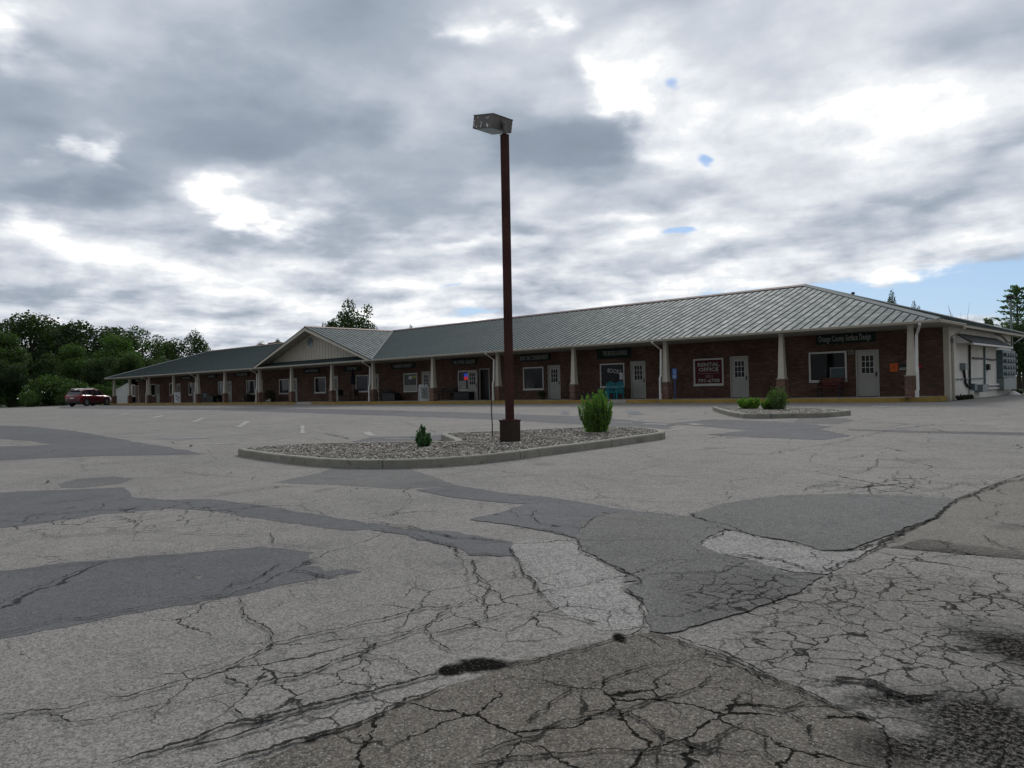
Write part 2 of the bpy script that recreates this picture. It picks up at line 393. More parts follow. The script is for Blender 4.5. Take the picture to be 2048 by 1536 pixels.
def asphalt(name, c, speck=.5, crack=.6, bump=.6, rag=False):
    mt, t, b, pos = new_mat(name)
    gr = t.n.new('ShaderNodeGroup'); gr.node_tree = ag
    gr.inputs['Color'].default_value = (*c, 1); gr.inputs['Speck'].default_value = speck; gr.inputs['Crack'].default_value = crack
    t.l.new(gr.outputs['Color'], b.inputs['Base Color']); t.l.new(gr.outputs['Rough'], b.inputs['Roughness'])
    t.l.new(t.M('MULTIPLY', gr.outputs['Spec'], (.1 if 'fill' in name else 1.0)), b.inputs['Specular IOR Level'])
    t.l.new(t.bump(gr.outputs['Height'], bump, .012), b.inputs['Normal'])
    if rag:   # crumbled outline for cracks and worn paint
        f, _ = t.noise(pos, 26.0 if rag > .34 else 3.5, 9, .72)
        tp = t.n.new('ShaderNodeBsdfTransparent'); mx = t.n.new('ShaderNodeMixShader')
        t.l.new(t.mr(f, rag, rag+.06), mx.inputs[0]); t.l.new(tp.outputs[0], mx.inputs[1]); t.l.new(b.outputs[0], mx.inputs[2])
        t.l.new(mx.outputs[0], t.n['Material Output'].inputs[0])
    return mt

M = {}
M['lot'] = asphalt('worn_asphalt', (.188, .176, .160), .95, .9)
M['blue'] = asphalt('sealed_asphalt', (.084, .083, .087), .6, .8, .35, rag=.32)
M['green'] = asphalt('green_grey_asphalt', (.100, .098, .090), .9, .9, .5, rag=.28)
M['grey'] = asphalt('grey_asphalt', (.100, .098, .093), .85, .3, .5, rag=.28)
M['pale'] = asphalt('pale_asphalt', (.225, .215, .200), 1.1, .9, .6, rag=.30)
M['brown'] = asphalt('brown_asphalt', (.100, .088, .072), 1.2, 1.0, .9)
M['tan'] = asphalt('tan_asphalt', (.150, .138, .118), .8, 1.0, .6, rag=.28)
M['crack'] = asphalt('crack_fill', (.026, .026, .022), .9, 0.0, .5, rag=.36)
M['hole'] = asphalt('pothole_tar', (.011, .011, .010), .5, 0.0, .6)
M['paint'] = asphalt('worn_white_paint', (.44, .43, .40), .4, .6, .3, rag=.44)
M['paint_solid'] = asphalt('white_paint', (.40, .39, .365), .5, .6, .3, rag=.43)
M['bluepaint'] = asphalt('faded_blue_paint', (.17, .19, .23), .3, .3, .3, rag=.47)
M['brick'] = brick_mat('brick', .80); M['brick2'] = brick_mat('pier_brick', 1.1)
M['cream'] = simple('cream_paint', (.48, .445, .37), .6, var=.12, scale=1.5, bump=.05)
M['soffit'] = simple('soffit_vinyl', (.36, .34, .29), .7, var=.1, scale=1.2, bump=.05)
M['white'] = simple('white_trim', (.62, .61, .58), .55, var=.1, scale=2, bump=.05)
M['stucco'] = simple('white_stucco', (.66, .64, .58), .9, var=.14, scale=1.1, bump=.3, bscale=40, c2=(.36, .33, .27), c2amt=.35)
M['door'] = simple('door_paint', (.40, .40, .36), .6, var=.1, scale=1.5, bump=.04)
M['concrete'] = simple('sidewalk_concrete', (.36, .34, .30), .9, var=.2, scale=1.0, bump=.3, c2=(.2, .18, .16), c2amt=.4)
M['kerb'] = simple('kerb_concrete', (.245, .235, .195), .92, var=.3, scale=2.2, bump=.5, bscale=50, c2=(.13, .125, .10), c2amt=.7)
M['yellow'] = simple('yellow_kerb_paint', (.33, .22, .06), .9, var=.3, scale=1.3, bump=.3, spec=.15, c2=(.17, .15, .11), c2amt=.9)
M['rust'] = simple('rusty_brown_paint', (.056, .023, .019), .8, spec=.12, var=.5, scale=1.6, bump=.25, bscale=30, c2=(.045, .022, .018), c2amt=.8)
M['base'] = simple('pole_base', (.042, .032, .024), .95, spec=.1, var=.4, scale=3, bump=.5, c2=(.035, .035, .025), c2amt=.7)
M['lamp'] = simple('lamp_housing', (.13, .118, .11), .6, var=.25, scale=3, bump=.1, c2=(.5, .45, .43), c2amt=0)
M['lens'] = simple('lamp_lens', (.20, .27, .29), .15, var=.1, scale=2, bump=0, spec=.6)
M['black'] = simple('black_plastic', (.018, .018, .02), .5, var=.2, bump=.1)
M['dark'] = simple('dark_wood', (.045, .030, .024), .7, var=.3, bump=.2)
M['redwood'] = simple('red_stained_wood', (.13, .028, .018), .6, var=.3, scale=6, bump=.15)
M['turq'] = simple('turquoise_paint', (.018, .22, .27), .6, var=.12, bump=.05)
M['greenboard'] = simple('green_sign_board', (.014, .036, .030), .7, spec=.15, var=.15, bump=.05)
M['letters'] = simple('pale_sign_letters', (.36, .37, .34), .6, var=.25, scale=5, bump=0)
M['maroon'] = simple('maroon_poster', (.085, .010, .020), .5, spec=.2, var=.12, scale=2, bump=0)
M['orange'] = simple('orange_sign', (.62, .12, .015), .6, var=.1, bump=0)
M['signblue'] = simple('sign_blue', (.04, .13, .36), .4, var=.15, bump=0)
M['signwhite'] = simple('sign_white', (.66, .67, .68), .5, var=.08, bump=0)
M['steel'] = simple('grey_steel_box', (.19, .22, .22), .5, metal=.3, var=.2, bump=.05)
M['teal'] = simple('teal_grey_box', (.10, .15, .155), .5, metal=.2, var=.2, bump=.05)
M['pvc'] = simple('white_pvc', (.55, .53, .51), .45, var=.1, bump=0)
M['shingle'] = simple('dark_shingles', (.055, .06, .062), .95, var=.4, scale=6, bump=.5, bscale=25)
M['soil'] = simple('grass_and_soil', (.045, .065, .025), .95, var=.4, scale=.6, bump=.6, bscale=8, c2=(.09, .08, .05), c2amt=.5)
M['dirt'] = simple('island_soil', (.20, .175, .14), .95, var=.3, scale=5, bump=.6, bscale=35)
M['bark'] = simple('bark', (.06, .05, .04), .9, var=.3, bump=.4, bscale=20)
M['chrome'] = simple('bright_metal', (.6, .6, .6), .25, metal=1.0, var=.05, bump=0)
M['rustcap'] = simple('rusty_ridge_cap', (.20, .13, .11), .6, metal=.2, var=.3, scale=1.5, bump=.1)
M['capmetal'] = simple('pale_ridge_cap', (.20, .22, .215), .8, spec=.1, var=.12, bump=.05)
# pane: dark reflecting glass
def glass_mat(name, c=(.012, .015, .017), rough=.06):
    mt, t, b, pos = new_mat(name)
    f, _ = t.noise(pos, 1.6, 3, .5); q = t.mr(f, .35, .65, .5, 1.8)
    t.l.new(t.V('MULTIPLY', c, t.comb(q, q, q)), b.inputs['Base Color']); b.inputs['Roughness'].default_value = rough; b.inputs['Specular IOR Level'].default_value = .18 if 'car' not in name else .5
    h, _ = t.noise(pos, .9, 2, .5); t.l.new(t.bump(h, .08, .02), b.inputs['Normal'])
    return mt
M['glass'] = glass_mat('window_glass', (.005, .0065, .007)); M['carglass'] = glass_mat('car_glass', (.02, .022, .025), .08)
M['glassblue'] = glass_mat('tinted_glass', (.008, .010, .020), .1)
# metal roof
mt, t, b, pos = new_mat('standing_seam_metal')
f1, _ = t.noise(pos, .35, 4, .5); f2, _ = t.noise(pos, 2.2, 6, .65)
c = t.mix(t.mr(f1, .35, .65), (.056, .082, .083), (.068, .095, .096))
fs_, _ = t.noise(t.V('MULTIPLY', pos, (6.0, .5, .5)), 1.0, 5, .65); c = t.mix(t.M('MULTIPLY', t.mr(fs_, .5, .75), .06), c, (.125, .145, .142))
c = t.mix(t.M('MULTIPLY', t.mr(f2, .58, .72), .3), c, (.10, .12, .12))
dots = t.vor(pos, 1.1); c = t.mix(t.M('MULTIPLY', t.mr(dots.outputs['Distance'], .075, .05), .55), c, (.07, .075, .07))
t.l.new(c, b.inputs['Base Color']); b.inputs['Metallic'].default_value = .0; b.inputs['Specular IOR Level'].default_value = .1
t.l.new(t.mr(f2, .3, .7, .55, .7), b.inputs['Roughness'])
M['roof'] = mt
M['rib'] = simple('seam_metal', (.045, .062, .061), .8, metal=.0, spec=.2, var=.2, bump=0)
# car paint
mt, t, b, pos = new_mat('red_car_paint')
b.inputs['Base Color'].default_value = (.14, .008, .018, 1); b.inputs['Metallic'].default_value = .35; b.inputs['Roughness'].default_value = .32
b.inputs['Coat Weight'].default_value = .9; b.inputs['Coat Roughness'].default_value = .05
f, _ = t.noise(pos, 3, 3, .5); t.l.new(t.mix(f, (.15, .008, .016), (.09, .006, .014)), b.inputs['Base Color'])
M['carred'] = mt
M['tyre'] = simple('tyre_rubber', (.015, .015, .016), .8, var=.2, bump=.1)
M['taillight'] = simple('tail_light', (.45, .015, .02), .2, var=.1, bump=0)
M['leaf_a'] = leaf_mat('oak_leaves', (.030, .052, .018), (.060, .095, .032))
M['leaf_b'] = leaf_mat('maple_leaves', (.036, .066, .018), (.075, .125, .034))
M['leaf_c'] = leaf_mat('dark_leaves', (.025, .042, .017), (.048, .072, .027))
M['needle'] = leaf_mat('conifer_needles', (.09, .14, .115), (.16, .23, .18), .5)
M['bush'] = leaf_mat('bright_bush_leaves', (.075, .150, .032), (.165, .29, .065), .42)
M['bush2'] = leaf_mat('mound_leaves', (.075, .15, .022), (.17, .29, .05), .4)
M['feather'] = leaf_mat('feathery_leaves', (.07, .125, .035), (.14, .225, .07), .4)
M['dwarf'] = leaf_mat('dwarf_conifer_needles', (.035, .085, .035), (.08, .17, .065), .25)
M['potplant'] = leaf_mat('dark_pot_plant', (.02, .035, .015), (.05, .05, .03), .2)
M['yellowflower'] = simple('yellow_petals', (.6, .6, .08), .6, var=.2, bump=0)
M['paleflower'] = simple('pale_flowers', (.35, .45, .42), .6, var=.2, bump=0)
# gravel: every stone its own tone
mt, t, b, pos = new_mat('river_gravel')
at = t.n.new('ShaderNodeAttribute'); at.attribute_name = 'tone'
c = t.ramp(at.outputs['Fac'], [(0, (.07, .06, .05)), (.3, (.155, .135, .11)), (.6, (.23, .205, .17)), (.85, (.31, .285, .25)), (1, (.52, .50, .47))])
f, _ = t.noise(pos, 60, 3, .6); q = t.mr(f, .3, .7, .8, 1.2)
t.l.new(t.V('MULTIPLY', c, t.comb(q, q, q)), b.inputs['Base Color']); b.inputs['Roughness'].default_value = .85
M['gravel'] = mt

# ------------------------------------------------------------------ ground
def sheet(name, x0, x1, y0, y1, dz, mat, kind='structure', step=None):
    ys = sorted({y0, y1, *[q for q in (YE, YB) if y0 < q < y1]}); m_ = MB()
    vs = []; fs = []
    for i, y in enumerate(ys): vs += [(x0, y, gz(y)+dz), (x1, y, gz(y)+dz)]
    for i in range(len(ys)-1): fs.append((2*i, 2*i+1, 2*i+3, 2*i+2))
    return tag(m_.add(vs, fs).build(name, mat, fixn=False), kind=kind)
sheet('ground', -1500, 1500, -1200, 2000, -0.03, M['soil'])
sheet('parking_lot', -108, 60, -160, YB, 0.0, M['lot'])
sheet('service_road', 0.9, 40, YB, 45, 0.0, M['lot'])
sheet('lot_front_strip', -108, 0.9, YB, -0.2, 0.0, M['lot'])

def rough_poly(pts, amp, seg, closed=True, seed=0.0):
    out_ = []
    n = len(pts)
    for i in range(n if closed else n-1):
        a = Vector(pts[i]); b_ = Vector(pts[(i+1) % n]); L = (b_-a).length; k = max(1, int(L/seg))
        for j in range(k):
            q = a.lerp(b_, j/k)
            w1 = mnoise.noise_vector(Vector((q.x*1.1+seed, q.y*1.1, 3.1)))*amp*1.6
            w2 = mnoise.noise_vector(Vector((q.x*6+seed, q.y*6, 1.7)))*amp*1.1
            w3 = mnoise.noise_vector(Vector((q.x*24+seed, q.y*24, 5.7)))*amp*.9
            out_.append(Vector((q.x+w1.x+w2.x+w3.x, q.y+w1.y+w2.y+w3.y, 0)))
    if not closed: out_.append(Vector(pts[-1]))
    return out_
def patch(name, pxs, mat, lvl, amp=.03, seg=.06):
    """a laid or worn area of the lot whose outline runs through ground points"""
    P = [on_g(u, v) for u, v in pxs]; P = [Vector((q.x, q.y, 0)) for q in P]
    far = max((q-Vector((CAM.x, CAM.y, 0))).length for q in P)
    seg = max(seg, far*.004)
    P = rough_poly(P, amp, seg, seed=lvl*3.3)
    vs = [(q.x, q.y, gz(min(q.y, YB) if q.y < YB+.5 else q.y)+.0022*lvl) for q in P]
    me = bpy.data.meshes.new(name); bm = bmesh.new()
    f = bm.faces.new([bm.verts.new(q) for q in vs]); bmesh.ops.triangulate(bm, faces=[f], ngon_method='EAR_CLIP')
    bm.normal_update()
    for f in bm.faces:
        if f.normal.z < 0: f.normal_flip()
    bm.to_mesh(me); bm.free(); me.materials.append(mat)
    o = bpy.data.objects.new(name, me); col.objects.link(o); return tag(o, kind='structure')
patch('asphalt_patch', [(-300, 1175), (0, 1143), (120, 1127), (400, 1105), (520, 1093), (600, 1103), (622, 1106), (616, 1116), (634, 1122), (628, 1129), (612, 1132), (640, 1134), (648, 1141), (690, 1138), (722, 1143), (700, 1148), (678, 1150), (650, 1158), (642, 1154), (560, 1172), (480, 1190), (300, 1222), (100, 1262), (0, 1278), (-300, 1350)], M['blue'], 1)
patch('asphalt_patch', [(-300, 990), (0, 985), (120, 980), (250, 975), (262, 995), (330, 999), (420, 999), (520, 1010), (640, 1030), (730, 1045), (742, 1058), (700, 1062), (560, 1045), (430, 1022), (340, 1017), (200, 1030), (60, 1050), (0, 1057), (-300, 1080)], M['blue'], 1, .03)
patch('asphalt_patch', [(735, 1045), (830, 1060), (900, 1063), (960, 1075), (1024, 1085), (1026, 1112), (940, 1112), (920, 1098), (830, 1078), (812, 1070), (742, 1058)], M['blue'], 2, .025)
patch('asphalt_patch', [(-300, 846), (0, 851), (60, 853), (150, 862), (250, 880), (330, 893), (410, 908), (350, 910), (200, 912), (0, 921), (-300, 930), (-300, 895), (0, 893), (60, 892), (105, 889), (60, 882), (0, 878), (-300, 874)], M['blue'], 1, .05)
patch('asphalt_patch', [(120, 968), (160, 957), (230, 953), (270, 957), (235, 968), (160, 976), (122, 975)], M['grey'], 1, .03)
patch('asphalt_patch', [(545, 966), (640, 946), (680, 930), (800, 930), (870, 955), (915, 972), (800, 978), (700, 971)], M['grey'], 1, .03)
patch('asphalt_patch', [(830, 980), (915, 971), (1000, 985), (1100, 995), (1250, 1020), (1380, 1035), (1290, 1033), (1200, 1028), (1100, 1012), (1000, 1005), (900, 995)], M['blue'], 2, .025)
patch('asphalt_patch', [(935, 1040), (1000, 1026), (1060, 1008), (1110, 1003), (1240, 1022), (1205, 1036), (1165, 1046), (1152, 1078), (1090, 1062), (1000, 1048)], M['blue'], 3, .025)
patch('asphalt_patch', [(1150, 1076), (1165, 1045), (1210, 1028), (1300, 1029), (1380, 1034), (1440, 1048), (1460, 1058), (1430, 1070), (1400, 1085), (1395, 1092), (1440, 1108), (1500, 1122), (1580, 1145), (1645, 1150), (1600, 1185), (1520, 1215), (1440, 1240), (1330, 1268), (1298, 1262), (1295, 1215), (1260, 1180), (1285, 1163), (1255, 1165), (1262, 1150), (1200, 1120), (1165, 1100)], M['green'], 4, .03)
patch('asphalt_patch', [(1376, 1030), (1440, 1010), (1560, 991), (1700, 989), (1830, 994), (1908, 1000), (1870, 1040), (1800, 1062), (1740, 1085), (1700, 1103), (1640, 1103), (1590, 1086), (1550, 1080), (1460, 1060)], M['grey'], 5, .03)
patch('asphalt_patch', [(1400, 1090), (1435, 1068), (1468, 1059), (1550, 1080), (1590, 1086), (1640, 1103), (1700, 1103), (1760, 1090), (1650, 1150), (1580, 1145), (1500, 1122), (1440, 1108)], M['pale'], 3, .03)
patch('asphalt_patch', [(2350, 850), (2048, 950), (1960, 980), (1900, 1005), (1862, 1045), (1800, 1072), (1760, 1090), (1780, 1096), (1840, 1078), (1960, 1095), (2048, 1107), (2400, 1150)], M['tan'], 1, .04)
patch('asphalt_patch', [(300, 1640), (500, 1540), (620, 1482), (830, 1404), (1000, 1335), (1230, 1278), (1298, 1262), (1400, 1300), (1560, 1355), (1600, 1375), (1740, 1440), (1860, 1536), (1900, 1660)], M['brown'], 2, .03, .04)
patch('asphalt_patch', [(1010, 1090), (1060, 1075), (1150, 1085), (1200, 1122), (1260, 1155), (1250, 1178), (1290, 1215), (1292, 1255), (1200, 1262), (1100, 1215), (1060, 1160), (1030, 1110)], M['pale'], 1, .03)
# worn strips along the aisles
patch('asphalt_patch', [(120, 813), (440, 815), (700, 819), (900, 824), (1025, 828), (1157, 832.6), (1240, 838), (1345, 848), (1345, 858), (1240, 855), (1156, 849), (1025, 841), (900, 836), (700, 829), (440, 820.5), (120, 817)], M['blue'], 1, .08)
patch('asphalt_patch', [(1330, 848), (1420, 839), (1560, 843), (1660, 853), (1640, 858), (1700, 872), (1640, 880), (1450, 872), (1415, 869), (1500, 861), (1400, 852)], M['blue'], 2, .06)
patch('asphalt_patch', [(1586, 847.6), (1596, 837), (1693, 836.5), (1707, 842), (1680, 848), (1630, 848)], M['grey'], 1, .05)
patch('asphalt_patch', [(700, 884), (740, 875), (830, 872), (960, 868), (960, 878), (880, 882), (800, 885)], M['blue'], 1, .06)
patch('asphalt_patch', [(1690, 858), (1850, 862), (2100, 866), (2300, 870), (2300, 874), (2048, 871), (1850, 866), (1700, 861)], M['blue'], 1, .04)

L = lambda pts: [(x/2, 960+y/2) for x, y in pts]
Q = lambda pts: [(1024+x/2, 960+y/2) for x, y in pts]
Q2 = lambda pts: [(1420+x/3.261, 820+y/3.261) for x, y in pts]
C8 = lambda pts: [(x/2.926, 800+y/2.926) for x, y in pts]
crk = [
 (L([(-200, 985), (0, 955), (130, 930), (300, 920), (400, 890), (520, 870), (660, 830), (780, 800), (870, 765), (960, 745), (1100, 665), (1260, 625), (1400, 590), (1560, 555), (1700, 515), (1830, 505), (1930, 470), (1975, 450), (2048, 440)]), .014),
 (L([(950, 475), (968, 520), (965, 550), (1020, 580), (1075, 610), (1100, 660)]), .012),
 (L([(910, 770), (915, 800), (990, 830), (985, 855)]), .012),
 (L([(150, 935), (250, 960), (290, 985), (430, 965), (560, 935), (720, 900), (830, 890), (980, 845)]), .012),
 (L([(840, 900), (920, 930), (980, 980)]), .012),
 (L([(980, 840), (1080, 810), (1220, 795), (1330, 735), (1440, 710), (1500, 665), (1600, 635), (1700, 595), (1740, 560), (1790, 525)]), .018),
 (L([(440, 1150), (600, 1090), (760, 1050), (900, 990), (1060, 960), (1180, 930), (1330, 895), (1450, 870), (1600, 830), (1760, 780), (1790, 750)]), .035),
 (L([(640, 1110), (800, 1075), (1000, 1010), (1200, 950), (1400, 895)]), .016),
 (L([(860, 1152), (1000, 1110), (1100, 1085), (1250, 1040), (1380, 1010), (1480, 975), (1560, 925), (1660, 880), (1790, 830)]), .03),
 (L([(1500, 710), (1560, 720), (1640, 760), (1700, 790)]), .012),
 (L([(1430, 680), (1470, 690), (1485, 660)]), .035), (L([(1440, 705), (1500, 712)]), .03),
 (L([(1890, 320), (1905, 380), (1950, 420), (1930, 480), (1945, 560), (2048, 535)]), .014),
 (L([(1700, 630), (1780, 610), (1880, 580), (1940, 560)]), .014), (L([(1690, 590), (1740, 650), (1830, 690), (1900, 660)]), .012),
 (L([(100, 200), (160, 215), (230, 230), (400, 215), (520, 200), (560, 180), (520, 160), (470, 145)]), .013),
 (L([(-100, 280), (0, 265), (120, 240), (350, 225), (600, 210), (780, 185), (950, 160)]), .013),
 (L([(600, 210), (800, 220), (1000, 225), (1080, 215), (1095, 260), (1200, 270), (1330, 275)]), .013),
 (L([(800, 70), (960, 50), (1150, 25)]), .022),
 (L([(0, 630), (240, 565), (400, 545), (560, 515), (700, 490), (900, 460), (1010, 435), (1130, 425), (1290, 400), (1440, 370)]), .012),
 (L([(0, 375), (300, 345), (640, 310), (1000, 270)]), .010),
 (L([(880, 450), (920, 420), (990, 410), (1100, 350), (1140, 330)]), .012), (L([(1160, 360), (1220, 370), (1290, 385), (1330, 395)]), .02),
 (L([(1380, 640), (1300, 620), (1230, 610), (1190, 580)]), .009), (L([(1600, 500), (1620, 490), (1700, 500), (1800, 510)]), .009),
 (L([(0, 135), (200, 140), (400, 125), (640, 112)]), .012), (L([(100, 180), (110, 150), (300, 110), (470, 90)]), .010),
 (L([(1480, 170), (1640, 190), (1760, 215), (1850, 235), (1950, 240), (2048, 250)]), .02), (L([(1640, 230), (1800, 260), (1840, 300), (2048, 305)]), .014),
 (Q([(0, 745), (120, 720), (250, 690), (400, 650), (520, 610), (560, 590)]), .016),
 (Q([(520, 615), (640, 640), (760, 680), (900, 740), (1030, 790), (1130, 830), (1240, 880), (1400, 950), (1500, 1010)]), .014),
 (Q([(640, 625), (740, 660), (860, 700), (980, 760), (1050, 790)]), .02),
 (Q([(0, 830), (150, 820), (240, 835), (400, 790), (560, 740), (700, 720), (800, 710)]), .013),
 (Q([(0, 990), (30, 980), (120, 920), (240, 840)]), .014), (Q([(240, 835), (210, 810), (120, 800)]), .012),
 (Q([(270, 830), (280, 900), (270, 940), (400, 935), (520, 900), (700, 850), (760, 810), (810, 770)]), .015),
 (Q([(-150, 1100), (0, 1060), (80, 1050), (130, 1010), (200, 970), (300, 960), (460, 930), (560, 1000), (600, 1050), (770, 1080), (850, 1020), (900, 980), (940, 960)]), .02),
 (Q([(-200, 1160), (0, 1120), (320, 1100), (480, 1110), (640, 1100), (800, 1090), (1000, 1100)]), .014), (Q([(590, 1050), (590, 1100), (600, 1200)]), .014),
 (Q([(940, 965), (1010, 1000), (1030, 1050), (1020, 1100), (1100, 1150)]), .013), (Q([(850, 1020), (820, 1090), (850, 1150)]), .013),
 (Q([(960, 850), (965, 890), (1000, 910), (1100, 925), (1230, 880)]), .014), (Q([(1100, 925), (1180, 980), (1200, 1060), (1320, 1090)]), .013),
 (Q([(1230, 810), (1360, 800), (1450, 820), (1520, 860), (1620, 880), (1750, 850)]), .045),
 (Q([(1140, 830), (1180, 800), (1230, 810)]), .018),
 (Q([(2300, -90), (2048, 0), (1960, 15), (1860, 60), (1790, 80), (1740, 110), (1680, 160), (1600, 200), (1520, 235), (1380, 280), (1250, 290)]), .03),
 (Q([(1250, 380), (1400, 300), (1500, 250), (1600, 235)]), .018), (Q([(870, 300), (1000, 320), (1060, 325), (1150, 350), (1240, 375)]), .02),
 (Q([(260, 240), (270, 290), (440, 370), (530, 410), (470, 430), (520, 480), (550, 560), (560, 590)]), .012),
 (Q([(530, 380), (700, 380), (850, 375), (950, 330)]), .011), (Q([(560, 560), (700, 540), (800, 510), (950, 480), (1050, 430)]), .012),
 (Q([(0, 190), (100, 200), (200, 215), (260, 240)]), .012), (Q([(0, 275), (40, 360), (100, 460)]), .018), (Q([(40, 360), (110, 470), (170, 520)]), .010),
 (Q([(0, 560), (100, 540), (250, 555), (400, 590)]), .012), (Q([(800, 660), (780, 700), (850, 720), (980, 700)]), .009),
 (Q([(100, 120), (80, 150), (110, 180), (280, 195), (330, 150), (420, 135)]), .010), (Q([(330, 90), (560, 130), (690, 148)]), .012),
 (Q([(690, 130), (740, 155), (870, 190), (960, 230), (1060, 240), (1200, 280)]), .014),
 (Q([(740, 270), (750, 255), (830, 225), (870, 200)]), .010), (Q([(1860, 60), (1880, 90)]), .02),
 (Q([(1880, 220), (1940, 260), (2000, 280), (2100, 300)]), .014),
 (Q2([(0, 270), (200, 290), (400, 290), (580, 250), (700, 235), (830, 215), (1100, 150), (1180, 130)]), .015),
 (Q2([(1180, 127), (1480, 133), (1560, 145), (1900, 150), (2048, 155), (2300, 160)]), .03), (Q2([(940, 75), (1200, 88), (1500, 100), (1900, 105)]), .03),
 (Q2([(800, 330), (940, 310), (1040, 290)]), .014), (Q2([(600, 370), (740, 375), (900, 400), (970, 405), (1100, 370), (1090, 320), (1340, 335)]), .014),
 (Q2([(620, 540), (630, 515), (760, 485), (870, 460)]), .012), (Q2([(780, 535), (900, 510), (1060, 495), (1130, 480), (1160, 460), (1080, 440)]), .013),
 (Q2([(1060, 545), (1030, 505), (1100, 470)]), .014), (Q2([(1060, 545), (1240, 510), (1400, 515), (1500, 520), (1640, 480), (1820, 485)]), .014),
 (Q2([(1200, 470), (1180, 430), (1230, 400), (1400, 390), (1500, 440)]), .010), (Q2([(1370, 490), (1280, 430), (1190, 420)]), .010),
 (C8([(0, 405), (250, 398), (430, 388), (680, 370), (860, 350), (1050, 333), (1240, 318)]), .016),
 (C8([(200, 510), (270, 490), (290, 470), (350, 465), (470, 455)]), .02), (C8([(1060, 420), (1200, 440), (1380, 455), (1580, 465)]), .014),
 (C8([(1180, 555), (1400, 530), (1640, 508), (1780, 515)]), .016), (C8([(1320, 440), (1370, 420)]), .02), (C8([(780, 380), (860, 378)]), .02), (C8([(1000, 245), (1030, 258)]), .03), (C8([(1120, 262), (1130, 278)]), .03),
 (C8([(730, 90), (1100, 130), (1420, 165), (1690, 195)]), .018), ([(645, 866), (690, 875), (700, 880)], .03), ([(800, 843), (860, 862), (872, 866)], .02), ([(525, 885), (630, 864), (700, 880)], .012),
]
cm = MB()
for ci, (pl, wd) in enumerate(crk):
    P = [on_g(u, v) for u, v in pl]; P = [Vector((q.x, q.y, 0)) for q in P]
    far = (P[len(P)//2]-Vector((CAM.x, CAM.y, 0))).length
    P = rough_poly(P, .022+.0012*far, max(.025, far*.004), False, seed=ci*.0)
    vs = []; n = len(P)
    for i, q in enumerate(P):
        d = (P[min(i+1, n-1)]-P[max(i-1, 0)]); d = d.normalized() if d.length > 0 else Vector((1, 0, 0))
        s = Vector((-d.y, d.x, 0)); e = min(1, min(i, n-1-i)/6+.15)
        wv = 1.1*wd*e*(.55+.9*abs(mnoise.noise(Vector((q.x*9, q.y*9, ci))))*2)*(.6+.5*random.random())
        z = gz(min(q.y, YB))+.0155
        a = q+s*wv*.5*(.4+random.random()*1.2); b_ = q-s*wv*.5*(.4+random.random()*1.2)
        vs += [(a.x, a.y, z+.0001*(ci % 7)), (b_.x, b_.y, z+.0001*(ci % 7))]
    cm.add(vs, [(2*i, 2*i+1, 2*i+3, 2*i+2) for i in range(n-1)])
tag(cm.build('pavement_cracks', M['crack'], fixn=False), kind='structure')

# painted bay lines
def line(u0, v0, u1, v1, wd=.10, mat='paint', lvl=3, name='bay_line'):
    a = on_g(u0, v0); b_ = on_g(u1, v1); d = b_-a; L_ = d.length; d.z = 0; d.normalize(); s = Vector((-d.y, d.x, 0))*wd/2
    k = max(2, int(L_/.3)); vs = []
    for i in range(k+1):
        q = a.lerp(b_, i/k)
        for sg in (1, -1):
            r_ = q+s*sg*(.85+.3*random.random()); vs.append((r_.x, r_.y, gz(r_.y)+.0022*lvl+.004))
    return tag(MB().add(vs, [(2*i, 2*i+1, 2*i+3, 2*i+2) for i in range(k)]).build(name, M[mat], fixn=False), kind='structure')
for q in [(236, 872, 300, 871), (342, 871, 492, 868), (393, 889.5, 495, 887.5), (519, 887, 550, 885), (449, 869.8, 489, 868.8), (624, 851, 667, 850.4), (745, 848.7, 889, 843),
          (820, 862.9, 835, 862.4), (871, 861.3, 900, 860), (772, 878.3, 820, 878), (880, 860.7, 997, 855), (1123, 836.5, 1160, 836), (1231, 845.5, 1264, 846.6), (1337, 862, 1365, 858), (685, 865.8, 730, 865)]:
    line(*q, wd=.11, mat='paint')
for q in [(477, 855, 495, 843, .22), (605, 867, 605, 851, .13), (386, 845, 407, 836, .22), (308, 836, 325, 831, .25), (243, 830, 260, 825.6, .25), (732, 864.5, 745.5, 872.5, .22)]:
    line(*q[:4], wd=q[4], mat='paint_solid')
line(1288, 848.3, 1335, 849.3, .3, 'paint_solid'); line(1740, 813, 1775, 814.5, .25, 'paint_solid')
line(1380, 848, 1400, 850, .3, 'paint_solid')
for q in [(310, 878, 410, 877.2, .35), (1262, 822, 1276, 830, .5), (1134, 822, 1128, 829, .3)]: line(*q[:4], wd=q[4], mat='bluepaint')
for u in (1505, 1590, 1634, 1675, 1719, 1764, 1818, 1250, 1290, 1345, 1400, 1450, 1105, 1133):
    a = on_y(u, 803, -.75)
    tag(MB().add([(a.x-.06, -1.6, G0+.008), (a.x+.06, -1.6, G0+.008), (a.x+.06, -.40, G0+.008), (a.x-.06, -.40, G0+.008)], [(0, 1, 2, 3)]).build('bay_line', M['paint_solid'], fixn=False), kind='structure')

